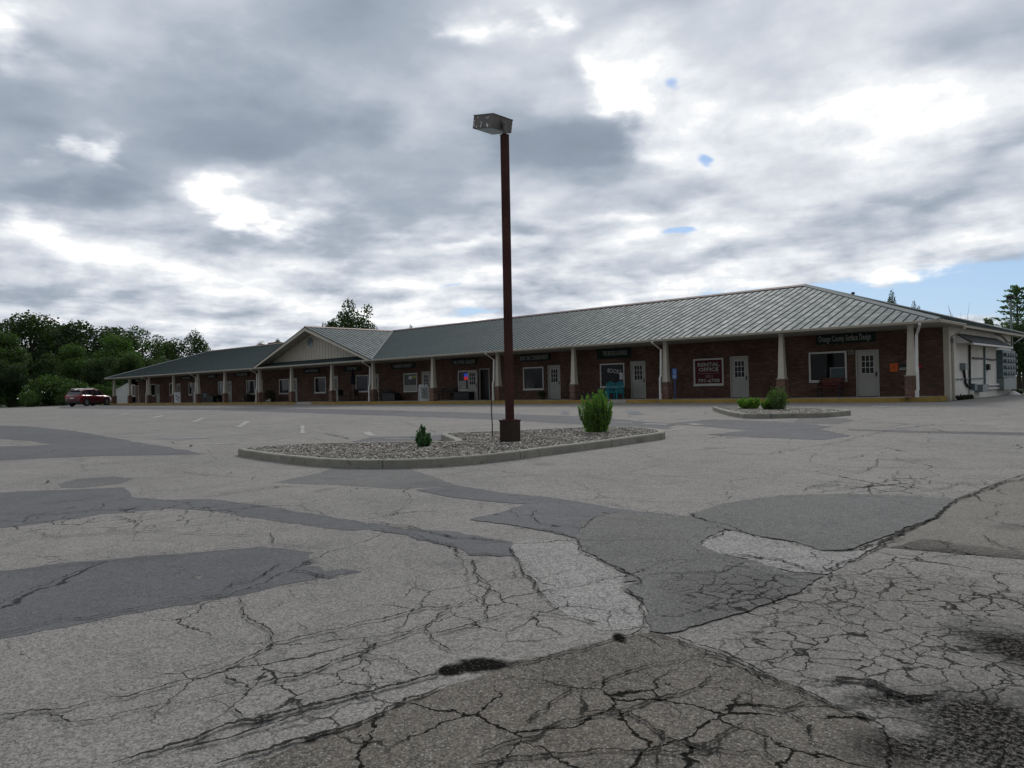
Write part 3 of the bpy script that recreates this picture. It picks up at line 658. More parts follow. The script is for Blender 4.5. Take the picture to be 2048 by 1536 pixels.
# sidewalk and kerb
P_WALL = 2.83; XW = .45; XLW = -89.0
XL, XR = -89.7, .935; E_Z, A_, H_ = 3.076, 8.68, 2.943; EY = -.6
KY = -.42
tag(MB().prism([(-91.6, KY+.16), (-.62, KY+.16), (XW-.12, P_WALL-.35), (XW-.12, P_WALL+.1), (-91.6, P_WALL+.1)], 2, G0-.1, 0.0).build('sidewalk', M['concrete']), kind='structure')
kx = [-91.6]; gaps = [(on_y(590, 806, KY).x, on_y(622, 806, KY).x), (on_y(1215, 802, KY).x, on_y(1252, 802, KY).x)]
edges = [(-91.6, gaps[0][0], 'yellow'), (gaps[0][0], gaps[0][1], 'concrete'), (gaps[0][1], gaps[1][0], 'yellow'), (gaps[1][0], gaps[1][1], 'concrete'), (gaps[1][1], -.60, 'yellow')]
for a, b_, mm in edges:
    o = MB().box(a+.003, b_-.003, KY, KY+.157, G0-.1, (.004 if mm == 'yellow' else -.07)).build('yellow_kerb' if mm == 'yellow' else 'dropped_kerb', M[mm], bevel=.015); tag(o, kind='structure')
tag(MB().prism([(-.60, KY), (-.597, KY+.157), (XW-.13, P_WALL-.36), (XW-.02, P_WALL-.45)], 2, G0-.1, .003).build('yellow_kerb', M['yellow'], bevel=.01), kind='structure')
tag(MB().box(-130, -92.5, -1.9, -1.75, G0-.2, G0+.14).build('lot_kerb', M['kerb']), kind='structure')

# ------------------------------------------------------------------ landscaped islands
def inset(poly, d):
    n = len(poly); out_ = []
    cx = sum(q.x for q in poly)/n; cy = sum(q.y for q in poly)/n
    area = sum(poly[i].x*poly[(i+1) % n].y-poly[(i+1) % n].x*poly[i].y for i in range(n)); sg = 1 if area > 0 else -1
    for i in range(n):
        a, b_, c_ = poly[i-1], poly[i], poly[(i+1) % n]
        n1_ = Vector((-(b_-a).y, (b_-a).x, 0)).normalized()*sg; n2_ = Vector((-(c_-b_).y, (c_-b_).x, 0)).normalized()*sg
        m_ = (n1_+n2_); m_ = m_/max(m_.length, .3)
        k = 1/max(.5, m_.normalized().dot(n1_)); out_.append(b_+m_.normalized()*d*k)
    return out_
def inside(q, poly):
    c_ = False; n = len(poly)
    for i in range(n):
        a, b_ = poly[i], poly[i-1]
        if (a.y > q[1]) != (b_.y > q[1]) and q[0] < (b_.x-a.x)*(q[1]-a.y)/(b_.y-a.y)+a.x: c_ = not c_
    return c_
def smooth_closed(P, it=2, keep=()):
    for _ in range(it):
        N = []
        for i in range(len(P)):
            a, b_ = P[i], P[(i+1) % len(P)]; N += [a.lerp(b_, .25), a.lerp(b_, .75)]
        P = N
    return P
def island(near, far_, label, kh, n_stone, size, mat_k='kerb', it=2):
    P = [on_g(u, v) for u, v in near]+[on_g(u, v, kh) for u, v in far_]
    P = [Vector((q.x, q.y, 0)) for q in P]; P = smooth_closed(P, it)
    I = inset(P, .16)
    root = empty('planting_island', (0, 0, 0)); tag(root, label, 'traffic island')
    n = len(P); ring = MB(); per = 0.0; blocks = []; cur = [0]
    # kerb in cast lengths with open joints
    lens = [(P[(i+1) % n]-P[i]).length for i in range(n)]
    start = 0; acc = 0
    def emit(ids):
        b_ = MB(); vs = []
        for t_, i in enumerate(ids):
            o_, q_ = P[i % n].copy(), I[i % n].copy()
            if t_ == 0: dd = (P[(i+1) % n]-P[i % n]).normalized()*.008; o_ += dd; q_ += dd
            if t_ == len(ids)-1: dd = (P[i % n]-P[(i-1) % n]).normalized()*.008; o_ -= dd; q_ -= dd
            zg = gz(o_.y); jz = .006*mnoise.noise(Vector((o_.x*.8, o_.y*.8, 4)))
            bi = o_.lerp(q_, .12)
            vs += [(o_.x, o_.y, zg-.1), (o_.x, o_.y, zg+kh-.02+jz), (bi.x, bi.y, zg+kh+jz), (q_.x, q_.y, zg+kh+jz), (q_.x, q_.y, zg-.1)]
        m_ = len(ids)
        fs = [(i*5+k, i*5+k+1, (i+1)*5+k+1, (i+1)*5+k) for i in range(m_-1) for k in range(4)]+[tuple(range(5)), tuple((m_-1)*5+k for k in range(5))[::-1]]
        b_.add(vs, fs); b_.build('kerb_stone', M[mat_k], root)
    for i in range(n):
        acc += lens[i]
        if acc > 2.2 or i == n-1:
            emit(list(range(start, i+2))); start = i+1; acc = 0
    J = inset(P, .155)
    z_of = lambda x, y: gz(y)+kh-.03
    MB().add([(q.x, q.y, z_of(q.x, q.y)) for q in J], [tuple(range(len(J)))]).build('soil_bed', M['dirt'], root)
    # loose stones
    x0 = min(q.x for q in J); x1 = max(q.x for q in J); y0 = min(q.y for q in J); y1 = max(q.y for q in J)
    base_v = np.array([(1, 0, 0), (-1, 0, 0), (0, 1, 0), (0, -1, 0), (0, 0, 1), (0, 0, -1), (.6, .6, .45), (-.6, .6, .45), (-.6, -.6, .45), (.6, -.6, .45)], float)
    base_f = [(4, 6, 7), (4, 7, 8), (4, 8, 9), (4, 9, 6), (0, 2, 6), (2, 1, 7), (1, 3, 8), (3, 0, 9), (2, 7, 6), (1, 8, 7), (3, 9, 8), (0, 6, 9), (5, 2, 0), (5, 1, 2), (5, 3, 1), (5, 0, 3)]
    V_ = []; T_ = []; cnt = 0; tries = 0
    while cnt < n_stone and tries < n_stone*8:
        tries += 1; x = random.uniform(x0, x1); y = random.uniform(y0, y1)
        if not inside((x, y), J): continue
        s = size*random.uniform(.5, 1.5); a = random.random()*6.28
        mt_ = np.array([[math.cos(a), -math.sin(a), 0], [math.sin(a), math.cos(a), 0], [0, 0, 1]])
        v = (base_v*(1+rng.uniform(-.2, .2, (10, 3))))*[s, s*random.uniform(.6, .9), s*random.uniform(.45, .7)]
        hz = .035*mnoise.noise(Vector((x*1.5, y*1.5, 0)))
        V_.append(v@mt_.T+[x, y, z_of(x, y)+s*.25+hz*.6+.008]); T_.append(random.random()); cnt += 1
    V_ = np.concatenate(V_); fs = [tuple(i+10*k for i in f) for k in range(cnt) for f in base_f]
    me = bpy.data.meshes.new('gravel'); me.from_pydata(V_.tolist(), [], fs); me.materials.append(M['gravel'])
    at_ = me.attributes.new('tone', 'FLOAT', 'POINT'); at_.data.foreach_set('value', np.repeat(np.array(T_, dtype=np.float32), 10))
    o = bpy.data.objects.new('gravel', me); col.objects.link(o); o.parent = root; o['kind'] = 'stuff'
    return root
island([(468, 911), (560, 925.5), (666, 936.5), (800, 937.5), (905, 933.5), (1020, 921.5), (1100, 910), (1200, 897), (1290, 884), (1322, 879.5)],
       [(1333, 862.5), (1318, 857), (1255, 852.6), (1157, 854), (1044, 859.7), (910, 864.4), (883, 866.5), (882, 868), (915, 880.5), (900, 882.5), (860, 882), (777, 882.5), (698, 884.7), (620, 886), (559, 890.4), (500, 895)],
       'long gravel island with curved concrete kerb round the lamp post', .16, 15000, .026, it=1)
island([(1420, 820), (1473, 836.5), (1528, 837.6), (1584, 836), (1649, 835.6), (1695, 831)],
       [(1704, 820.5), (1658, 817), (1584, 815), (1510, 813), (1441, 813.2)],
       'small gravel island in front of the rental office', .15, 7000, .035, it=1)

# ------------------------------------------------------------------ vegetation builders
def leaf_mesh(name, C, S, mat, long_=1.0, dirs=None, flat=0.0):
    """C: centres (n,3), S: sizes; one quad leaf each"""
    n = len(C); a = rng.normal(size=(n, 3))
    if dirs is not None: a = dirs+rng.normal(size=(n, 3))*.25
    a /= np.linalg.norm(a, axis=1)[:, None]
    b_ = rng.normal(size=(n, 3)); b_ -= (b_*a).sum(1)[:, None]*a; b_ /= np.linalg.norm(b_, axis=1)[:, None]
    S = np.asarray(S)[:, None]; A2 = a*S*long_; B2 = b_*S*.5
    V_ = np.stack([C-A2*.5, C+B2*.8, C+A2*.5, C-B2*.8], 1).reshape(-1, 3)
    me = bpy.data.meshes.new(name); me.from_pydata(V_.tolist(), [], [(4*i, 4*i+1, 4*i+2, 4*i+3) for i in range(n)])
    me.materials.append(mat); return me
def crown_points(n, lobes, fill=.42):
    ws = np.array([l[3]**2 for l in lobes]); ws = ws/ws.sum(); idx = rng.choice(len(lobes), n, p=ws)
    L_ = np.array(lobes)[idx]; d = rng.normal(size=(n, 3)); d /= np.linalg.norm(d, axis=1)[:, None]
    r = np.where(rng.random(n) < fill, rng.random(n)**.5, 1-abs(rng.normal(0, .13, n)))
    r = r*(1+.25*rng.normal(0, .5, n))
    return L_[:, :3]+d*(r*L_[:, 3])[:, None]*[1, 1, .85]
def tree_proto(seed, height, width, mat, leaf=.35, n=5000, trunk_h=.3, openness=.0):
    """unit tree: trunk and crown meshes (origin at the foot)"""
    rs = random.Random(seed); lobes = []
    zc_ = height*(.5+trunk_h*.35); rz = height-zc_
    nl = 34
    for i in range(nl):
        th = rs.random()*6.28; h = rs.uniform(-1, 1); rr = math.sqrt(max(0, 1-h*h))*rs.uniform(.45, .95)
        lobes.append((rr*math.cos(th)*width/2*.8, rr*math.sin(th)*width/2*.8, zc_+h*rz*.78, width*rs.uniform(.11, .20)*(1-openness*.3)))
    C = crown_points(n, lobes)
    C = C[C[:, 2] > height*trunk_h*.5]
    crown = leaf_mesh('crown', C*[1, 1, height/np.percentile(C[:, 2], 99.7)], leaf*rng.uniform(.6, 1.4, len(C)), mat)
    t_ = MB(); t_.tube([(0, 0, -.5), (.05, 0, height*.2), (-.1, .1, height*.45), (.05, 0, height*.8)], [width*.035, width*.028, width*.02, width*.006], 7)
    for i in range(9):
        l = lobes[rs.randrange(nl)]; z = height*rs.uniform(.25, .6)
        t_.tube([(0, 0, z), (l[0]*.5, l[1]*.5, (z+l[2])/2+.3), (l[0], l[1], l[2])], [width*.013, width*.009, width*.004], 5)
    tme = bpy.data.meshes.new('trunk'); tme.from_pydata(t_.v, [], t_.f); tme.materials.append(M['bark'])
    return crown, tme
def place_tree(proto, loc, sc, rz, label, group=None, name='broadleaf_tree', cat='tree', sx=1.0):
    root = empty(name, loc, rz, label, cat, group); root.scale = (sc*sx, sc*sx, sc)
    for nm, me in (('crown', proto[0]), ('trunk', proto[1])):
        o = bpy.data.objects.new(nm, me); col.objects.link(o); o.parent = root
    return root
protos = [tree_proto(11, 12, 10, M['leaf_a'], .30, 11000, .12), tree_proto(12, 12, 9, M['leaf_b'], .30, 11000, .10),
          tree_proto(13, 12, 9.5, M['leaf_c'], .30, 11000, .15), tree_proto(14, 12, 9, M['leaf_a'], .27, 7500, .12, .5),
          tree_proto(15, 5, 8, M['leaf_b'], .34, 4200, .0)]
# (u, top v, t, proto, width factor, label)
wood = [(-60, 640, 128, 0, 1.1, 'tall tree at the far left end of the wood edge, cut by the frame'),
        (14, 662, 112, 1, .9, 'mid green rounded tree at the left edge, in front of the tall wood'),
        (60, 630, 140, 2, 1.15, 'tallest dark tree of the wood, left of the red car'),
        (118, 648, 150, 0, 1.1, 'dark tree sloping right from the tallest one, behind the wood edge'),
        (150, 688, 118, 1, .95, 'lighter green tree right above the red car'),
        (190, 643, 146, 2, 1.2, 'broad dark tree topping the middle of the wood'),
        (232, 668, 124, 1, .9, 'light green tree above the low end of the metal roof'),
        (285, 652, 138, 3, 1.0, 'airy tree with sky showing through, right part of the wood'),
        (330, 683, 150, 0, .7, 'small narrow tree left of the isolated round one'),
        (378, 662, 128, 3, .95, 'isolated round tree at the right end of the wood over the roof'),
        (95, 706, 106, 0, .85, 'low dark tree in the front row, left of the red car'),
        (200, 712, 112, 2, .9, 'low dark tree in the front row just behind the red car'),
        (255, 706, 118, 0, .9, 'tree in front row behind the cream shed'),
        (300, 715, 130, 2, .9, 'low dark tree showing above the roof hip'),
        (20, 720, 102, 2, 1.0, 'dark low tree at the left border of the lot'),
        (-140, 670, 110, 0, 1.0, 'tree beyond the left side of the frame'),
        (110, 700, 160, 2, 1.6, 'wide dark tree deep in the wood above the red car roof'), (260, 704, 160, 0, 1.7, 'wide dark tree deep in the wood behind the roof corner'), (0, 700, 150, 2, 1.6, 'wide dark tree deep in the wood at the left edge'), (350, 712, 165, 2, 1.5, 'wide dark tree deep in the wood behind the roof hip'),
         (345, 720, 140, 1, .8, 'low tree between the roof hip and the round tree')]
for (u, v, t_, k, wf, lb) in wood:
    top = at_t(u, v, t_); foot = Vector((top.x, top.y, G0-.05)); h = top.z-foot.z
    place_tree(protos[k], foot, h/(5 if k == 4 else 12)/1.02, random.random()*6.28, lb, 'trees of the wood beyond the lot', sx=wf*1.12)
for (u, v, t_, sx, lb) in [(30, 778, 103, 1.0, 'low undergrowth bush at the left border of the lot'), (95, 752, 101, 1.1, 'light green rounded undergrowth bush left of the red car'),
                           (150, 762, 99, 1.1, 'leafy bush right behind the red car'), (196, 770, 104, .9, 'pale green leafy bush behind the hood of the red car'), (-30, 765, 99, 1.1, 'undergrowth bush partly outside the left frame edge'), (222, 768, 112, .9, 'bush behind the left corner of the cream shed'),
                           (60, 782, 97, .8, 'low dark bush between lot kerb and undergrowth')]:
    top = at_t(u, v, t_); foot = Vector((top.x, top.y, G0-.1)); place_tree(protos[4], foot, (top.z-foot.z)/5, random.random()*6, lb, 'undergrowth bushes at the lot border', 'bush', 'bush', sx)
# trees behind the building
for (u, v, t_, k, sx, lb) in [(712, 602, 92, 3, .78, 'round airy tree showing over the gable roof'), (668, 642, 96, 0, .55, 'low tree left of the round airy one behind the gable'),
                              (742, 650, 90, 3, .5, 'small tree right of the round airy one behind the gable'), (645, 648, 100, 3, .35, 'thin tree top at the left behind the gable ridge'),
                              (523, 684, 110, 3, .4, 'small tree top over the left roof ridge'), (557, 680, 108, 0, .35, 'tree top touching the left rake of the gable'),
                              (818, 652, 100, 3, .35, 'sparse twig top right of the gable valley'), (1778, 585, 72, 3, .36, 'leafy tree top behind the right hip of the roof'),
                              (1829, 605, 78, 3, .28, 'small tree top right of the leafy one behind the hip'), (1978, 638, 84, 0, .3, 'small dark top behind the right eave')]:
    top = at_t(u, v, t_); foot = Vector((top.x, top.y, G0)); place_tree(protos[k], foot, (top.z-foot.z)/12.1, random.random()*6, lb, 'trees behind the building', sx=sx)
# conifers at the right edge
def conifer_mesh(h, w_, n, leaf):
    C = []; Dd = []
    b_ = MB(); b_.tube([(0, 0, -.3), (0, 0, h)], [w_*.03, w_*.004], 6)
    nb = 60
    for i in range(nb):
        z = h*(.12+.86*(i/nb)**.9); a = i*2.4; L_ = w_/2*(1-(z/h)*.88)*random.uniform(.7, 1.15)
        tip = Vector((math.cos(a)*L_, math.sin(a)*L_, z+L_*.28)); b_.tube([(0, 0, z), (tip.x*.5, tip.y*.5, z+L_*.02), tip], [.035, .02, .008], 4)
        for j in range(int(n/nb)):
            f = random.random()**.6; q = Vector((0, 0, z)).lerp(tip, f)
            sp_ = .10*L_+.08
            C.append((q.x+random.gauss(0, sp_), q.y+random.gauss(0, sp_), q.z-abs(random.gauss(0, .12))+.1)); Dd.append((tip.x, tip.y, .6))
    C = np.array(C); Dd = np.array(Dd); Dd /= np.linalg.norm(Dd, axis=1)[:, None]
    crown = leaf_mesh('crown', C, leaf*rng.uniform(.6, 1.3, len(C)), M['needle'], 1.8, Dd)
    tme = bpy.data.meshes.new('trunk'); tme.from_pydata(b_.v, [], b_.f); tme.materials.append(M['bark'])
    return crown, tme
cp = conifer_mesh(11, 7.5, 2200, .20)
for (u, v, t_, sx, lb) in [(2033, 565, 60, 1.25, 'tall sparse conifer at the right edge, beside the distant floodlight pole'), (2070, 590, 64, 1.0, 'conifer just outside the right frame edge')]:
    top = at_t(u, v, t_); foot = Vector((top.x, top.y, G0)); place_tree(cp, foot, (top.z-foot.z)/11.2, 1.0, lb, name='conifer_tree', sx=sx)
top = at_t(1972, 632, 80); place_tree(cp, Vector((top.x, top.y, G0)), (top.z-G0)/11.2, 2.0, 'thin little conifer tip behind the right eave', name='conifer_tree', sx=.5)
for (u, v, t_, lb) in [(2010, 648, 62, 'dense hedge-like tree at the foot of the right conifer'), (2044, 640, 58, 'dense dark tree at the right frame edge below the conifer')]:
    top = at_t(u, v, t_); foot = Vector((top.x, top.y, G0)); place_tree(protos[2], foot, (top.z-foot.z)/12.1, 1.0, lb, sx=1.0)
# bare birch
top = at_t(1922, 606, 75); root = empty('bare_tree', (top.x, top.y, G0), 0, 'bare branched tree behind the right slope of the roof', 'tree')
b_ = MB(); hh_ = top.z-G0
for i in range(16):
    a = random.random()*6.28; s = random.uniform(.3, 2.2); b_.tube([(0, 0, hh_*.3), (math.cos(a)*s*.4, math.sin(a)*s*.4, hh_*.65), (math.cos(a)*s, math.sin(a)*s, hh_*random.uniform(.8, 1.0))], [.05, .03, .008], 4)
b_.build('branches', M['pvc'], root); MB().tube([(0, 0, -.2), (0, 0, hh_*.5)], [.12, .06], 6).build('trunk', M['bark'], root)

# bushes on the islands
def stem_bush(loc, h, r, stems, leaves, leaf, mat, lean, label, name, cat='shrub', long_=2.3, top_spread=.30, droop=0.0, flowers=None, peak=.18):
    root = empty(name, loc, 0, label, cat); C = []; Dd = []; b_ = MB()
    for i in range(stems):
        a = random.random()*6.28; rr = r*math.sqrt(random.random()); hgt = h*random.choice((random.uniform(.45, .8), random.uniform(.7, 1.05)))*(1-peak*(rr/r)**2)
        x0, y0 = math.cos(a)*rr*.45, math.sin(a)*rr*.45; x1, y1 = math.cos(a)*rr*(1+lean), math.sin(a)*rr*(1+lean)
        p0 = Vector((x0, y0, 0)); p2 = Vector((x1, y1, hgt-droop*rr)); p1 = p0.lerp(p2, .5)+Vector((x0*.3, y0*.3, hgt*.1+droop*rr))
        b_.tube([p0, p1, p2], [.005, .004, .002], 4, False)
        for j in range(leaves):
            f = (j+random.random())/leaves; q = (p0*(1-f)+p1*f).lerp(p1*(1-f)+p2*f, f)
            s_ = .035*top_spread*3*(1-.7*f); C.append((q.x+random.gauss(0, s_), q.y+random.gauss(0, s_), max(.01, q.z+random.gauss(0, s_*.4)))); d_ = Vector((random.gauss(0, .6), random.gauss(0, .6), .9)).normalized(); Dd.append(tuple(d_))
    me = leaf_mesh('foliage', np.array(C), leaf*rng.uniform(.6, 1.3, len(C)), mat, long_, np.array(Dd))
    o = bpy.data.objects.new('foliage', me); col.objects.link(o); o.parent = root
    b_.build('stems', M['bark'], root, fixn=False)
    if flowers:
        for k in range(flowers[0]):
            a = random.random()*6.28; s_ = random.uniform(.3, .95)*r
            fl = MB(); z_ = h*random.uniform(.8, 1.0)*(1-.4*(s_/r)**2)
            fl.sphere((math.cos(a)*s_, math.sin(a)*s_, z_), flowers[1], 6, 4); fl.build('flower', M[flowers[2]], root)
    return root
q = on_g(1180, 867, .14); dpm = F_PX/(q-CAM).dot(FW)
stem_bush(q+Vector((0, .25, -.02)), 88/dpm, 36/dpm, 170, 56, .030, M['bush'], -.02, 'tall bright green bush with upright pointed shoots on the long gravel island', 'upright_bush')
q = on_g(847, 893, .14); dpm = F_PX/(q-CAM).dot(FW)
# dwarf conifer: cone of needles
stem_bush(q+Vector((0, 0, -.02)), 48/dpm, 17/dpm, 80, 34, .030, M['dwarf'], .0, 'dwarf conifer seedling on the gravel left of the lamp post', 'dwarf_conifer', long_=2.4, top_spread=.16, peak=.62)
q = on_g(1495, 818, .14); dpm = F_PX/(q-CAM).dot(FW)
stem_bush(q+Vector((0, .1, -.02)), 25/dpm, 23/dpm, 150, 40, .032, M['bush2'], .05, 'low rounded green mound with yellow flowers on the small island', 'mound_plant', flowers=(4, .022, 'yellowflower'))
q = on_g(1537, 820, .14)
stem_bush(q+Vector((-.1, .25, -.02)), 24/dpm, 14/dpm, 90, 34, .032, M['bush2'], .05, 'small green shrub behind the feathery plant on the small island', 'small_shrub')
q = on_g(1556, 820, .14)
stem_bush(q+Vector((0, .05, -.02)), 48/dpm, 17/dpm, 70, 30, .03, M['feather'], .35, 'taller feathery green plant on the small island before the brick pier', 'feathery_plant', long_=2.2)
# thin rod
a = on_g(984.5, 874, .14); dpm = F_PX/(a-CAM).dot(FW)
tag(MB().tube([a+Vector((0, 0, -.05)), a+Vector((.012, 0, .3)), a+Vector((-.008, 0, .6)), a+Vector((0, 0, 76/dpm))], .014, 6).build('marker_stake', M['black']), 'thin dark stake standing in the gravel left of the lamp post', 'stake')

# ------------------------------------------------------------------ lamp post
a = on_g(1020.5, 885, .12); dpm = F_PX/(a-CAM).dot(FW)
LP = Vector((a.x, a.y, a.z-.03)); LH = (885-268)/dpm
lp = empty('lamp_post', LP, 0, 'tall rusty red-brown square lamp post with a boxy head on the gravel island', 'lamp post')
lp.rotation_euler = (0, R(.35), R(0))
MB().box(-.165, .165, -.165, .165, -.1, .53).build('base', M['base'], lp, bevel=.012)
MB().box(-.175, .175, -.175, .175, .50, .535).box(-.12, .12, -.12, .12, .535, .55).build('base_plate', M['rust'], lp, bevel=.004)
MB().box(-.072, .072, -.072, .072, .53, LH).box(-.078, .078, -.078, .078, LH, LH+.02).build('pole', M['rust'], lp, bevel=.008)
MB().tube([(0, 0, LH), (0, 0, LH+.08), (-.0, 0, LH+.20), (-.06, 0, LH+.29)], [.038, .04, .045, .04], 10).sphere((-.02, 0, LH+.26), .065, 10, 7).build('bracket', M['lamp'], lp, smooth=True)
Mh = Matrix.Translation((-.06, 0, LH+.285)) @ Matrix.Rotation(R(10.5), 4, 'Y')
hd = MB(); hd.box(-.62, 0, -.31, .31, -.145, .135, Mh); hd.box(-.63, .01, -.32, .32, .135, .15, Mh)
fl = MB(); rs = random.Random(4)
for i in range(15):
    x = rs.uniform(-.60, -.12); z = rs.uniform(-.12, .10); sx_ = rs.uniform(.008, .022); sz_ = rs.uniform(.012, .045)
    pts_ = [(x+sx_*math.cos(k*1.05)*rs.uniform(.6, 1.3), z+sz_*math.sin(k*1.05)*rs.uniform(.6, 1.3)) for k in range(6)]
    fl.add([Mh @ Vector((q_[0], -.3125, q_[1])) for q_ in pts_], [tuple(range(6))])
hdo = hd.build('lamp_head', M['lamp'], lp, fixn=True, extra=(fl, M['signwhite']))
MB().box(-.585, -.035, -.275, .275, -.152, -.144, Mh).build('lens', M['lens'], hdo, bevel=.003)
MB().box(0, .012, -.07, .07, -.09, .09, Mh).build('mounting_plate', M['lamp'], hdo)
# flaked paint on the housing's long face

# distant floodlight pole behind
top = at_t(2021, 596, 52); fp = empty('floodlight_pole', (top.x, top.y, G0), 0, 'distant thin pole with a floodlight in front of the right conifer', 'lamp post')
MB().tube([(0, 0, 0), (0, 0, top.z-G0-.1)], .07, 8).build('pole', M['steel'], fp)
MB().box(-.22, .22, -.2, .2, top.z-G0-.1, top.z-G0+.16).box(-.05, .35, -.03, .03, top.z-G0-.06, top.z-G0).build('lamp_head', M['black'], fp, bevel=.02)

# ------------------------------------------------------------------ the building
bld = empty('shop_building', (-44, P_WALL, 0), 0, 'long single-storey brick shopping building with green metal roof, porch and central gable', 'building')
BO = Vector(bld.location)
class BB(MB):
    def build(s, name, mat, parent=None, **k):
        s.v = [tuple(Vector(q)-BO) for q in s.v]
        if k.get('extra'): k['extra'][0].v = [tuple(Vector(q)-BO) for q in k['extra'][0].v]
        return MB.build(s, name, mat, parent or bld, **k)
YBK = EY+2*A_; SOF = 2.95
# openings on the front wall: (kind, x0, x1, z0, z1)
ops = []
def span(u0, u1, v, Y=P_WALL): return on_y(u0, v, Y).x, on_y(u1, v, Y).x
def win(u0, u1, v0, v1, mat='glass', tagn=None):
    x0, x1 = span(u0, u1, (v0+v1)/2); um = (u0+u1)/2
    ops.append(['w', x0, x1, on_y(um, v1, P_WALL).z, on_y(um, v0, P_WALL).z, mat]); return ops[-1]
def door(u0, u1, mat='door'):
    x0, x1 = span(u0, u1, 770); xm = (x0+x1)/2; ops.append(['d', xm-.51, xm+.51, 0.0, 2.13, mat]); return ops[-1]
W1 = win(1618, 1694, 703.2, 765.2); D1 = door(1712, 1760)
W2 = win(1387.5, 1447.5, 716.8, 772, 'maroon'); D2 = door(1462, 1497)
W3 = win(1200.5, 1249.5, 726.6, 776); D3 = door(1263, 1291)
W4 = win(1046.7, 1087.6, 734, 780.7); D4 = door(1097, 1120.6)
W5 = win(916.6, 944, 741, 782.5); D5 = door(958.5, 979.5, 'open')
W6 = win(807.7, 835, 746.3, 784.4); D6 = door(842.6, 862)
W7 = win(712, 737.5, 750, 784.8, 'glassblue'); D7 = door(741, 759)
W8 = win(629.6, 652, 754, 787); D8 = door(662, 677)
W9 = win(558.6, 579, 758, 788.5); D9 = door(583, 594)
W10 = win(493.5, 511, 760.4, 789); D10 = door(514, 526)
W11 = win(437, 451, 762.6, 790); D11 = door(453, 464.5)
W12 = win(378, 384.5, 765, 791); D12 = door(384.9, 393)
W13 = win(339.5, 350, 766.5, 792); D13 = door(352.5, 361)
W14 = win(301.5, 311, 768, 792.5); D14 = door(311.6, 319.5)
W15 = win(264.5, 270.5, 769.5, 793.5); D15 = door(271.3, 277.8)
ops.sort(key=lambda o_: o_[1])
for i in range(1, len(ops)):     # keep neighbours apart
    if ops[i][1] < ops[i-1][2]+.12: dlt = ops[i-1][2]+.12-ops[i][1]; ops[i][1] += dlt; ops[i][2] += dlt
wall = BB(); x = XLW; Y0, Y1 = P_WALL, P_WALL+.2
for o_ in ops:
    _, a, b_, z0, z1, mm = o_
    wall.box(x, a, Y0, Y1, -.3, 3.0); 
    if z0 > .05: wall.box(a, b_, Y0, Y1, -.3, z0)
    wall.box(a, b_, Y0, Y1, z1, 3.0); x = b_
wall.box(x, XW-.22, Y0, Y1, -.3, 3.0)
wall.build('brick_wall', M['brick'], fixn=True)
BB().box(XLW, XW-.22, P_WALL+.20, P_WALL+.24, .0, 2.9).build('dark_interior_sheet', M['black'])  # black sheet standing in for the unlit shop interior behind the openings
BB().box(XW-.22, XW+.004, P_WALL-.03, P_WALL+.26, G0-.1, SOF).build('corner_board', M['cream'], bevel=.008)
BB().box(XW-.2, XW, P_WALL+.262, 15.2, G0-.1, 3.05).build('side_wall', M['stucco'])
BB().box(XW-.02, XW+.035, 15.2, 15.3, G0-.1, 3.0).build('corner_trim', M['dark'])
BB().box(XLW-.0, XLW+.2, P_WALL+.202, 15.2, G0-.1, 3.05).build('end_wall', M['brick'])
BB().box(XLW+.2, XW-.202, 15.0, 15.2, G0-.1, 3.05).build('rear_wall', M['stucco'])
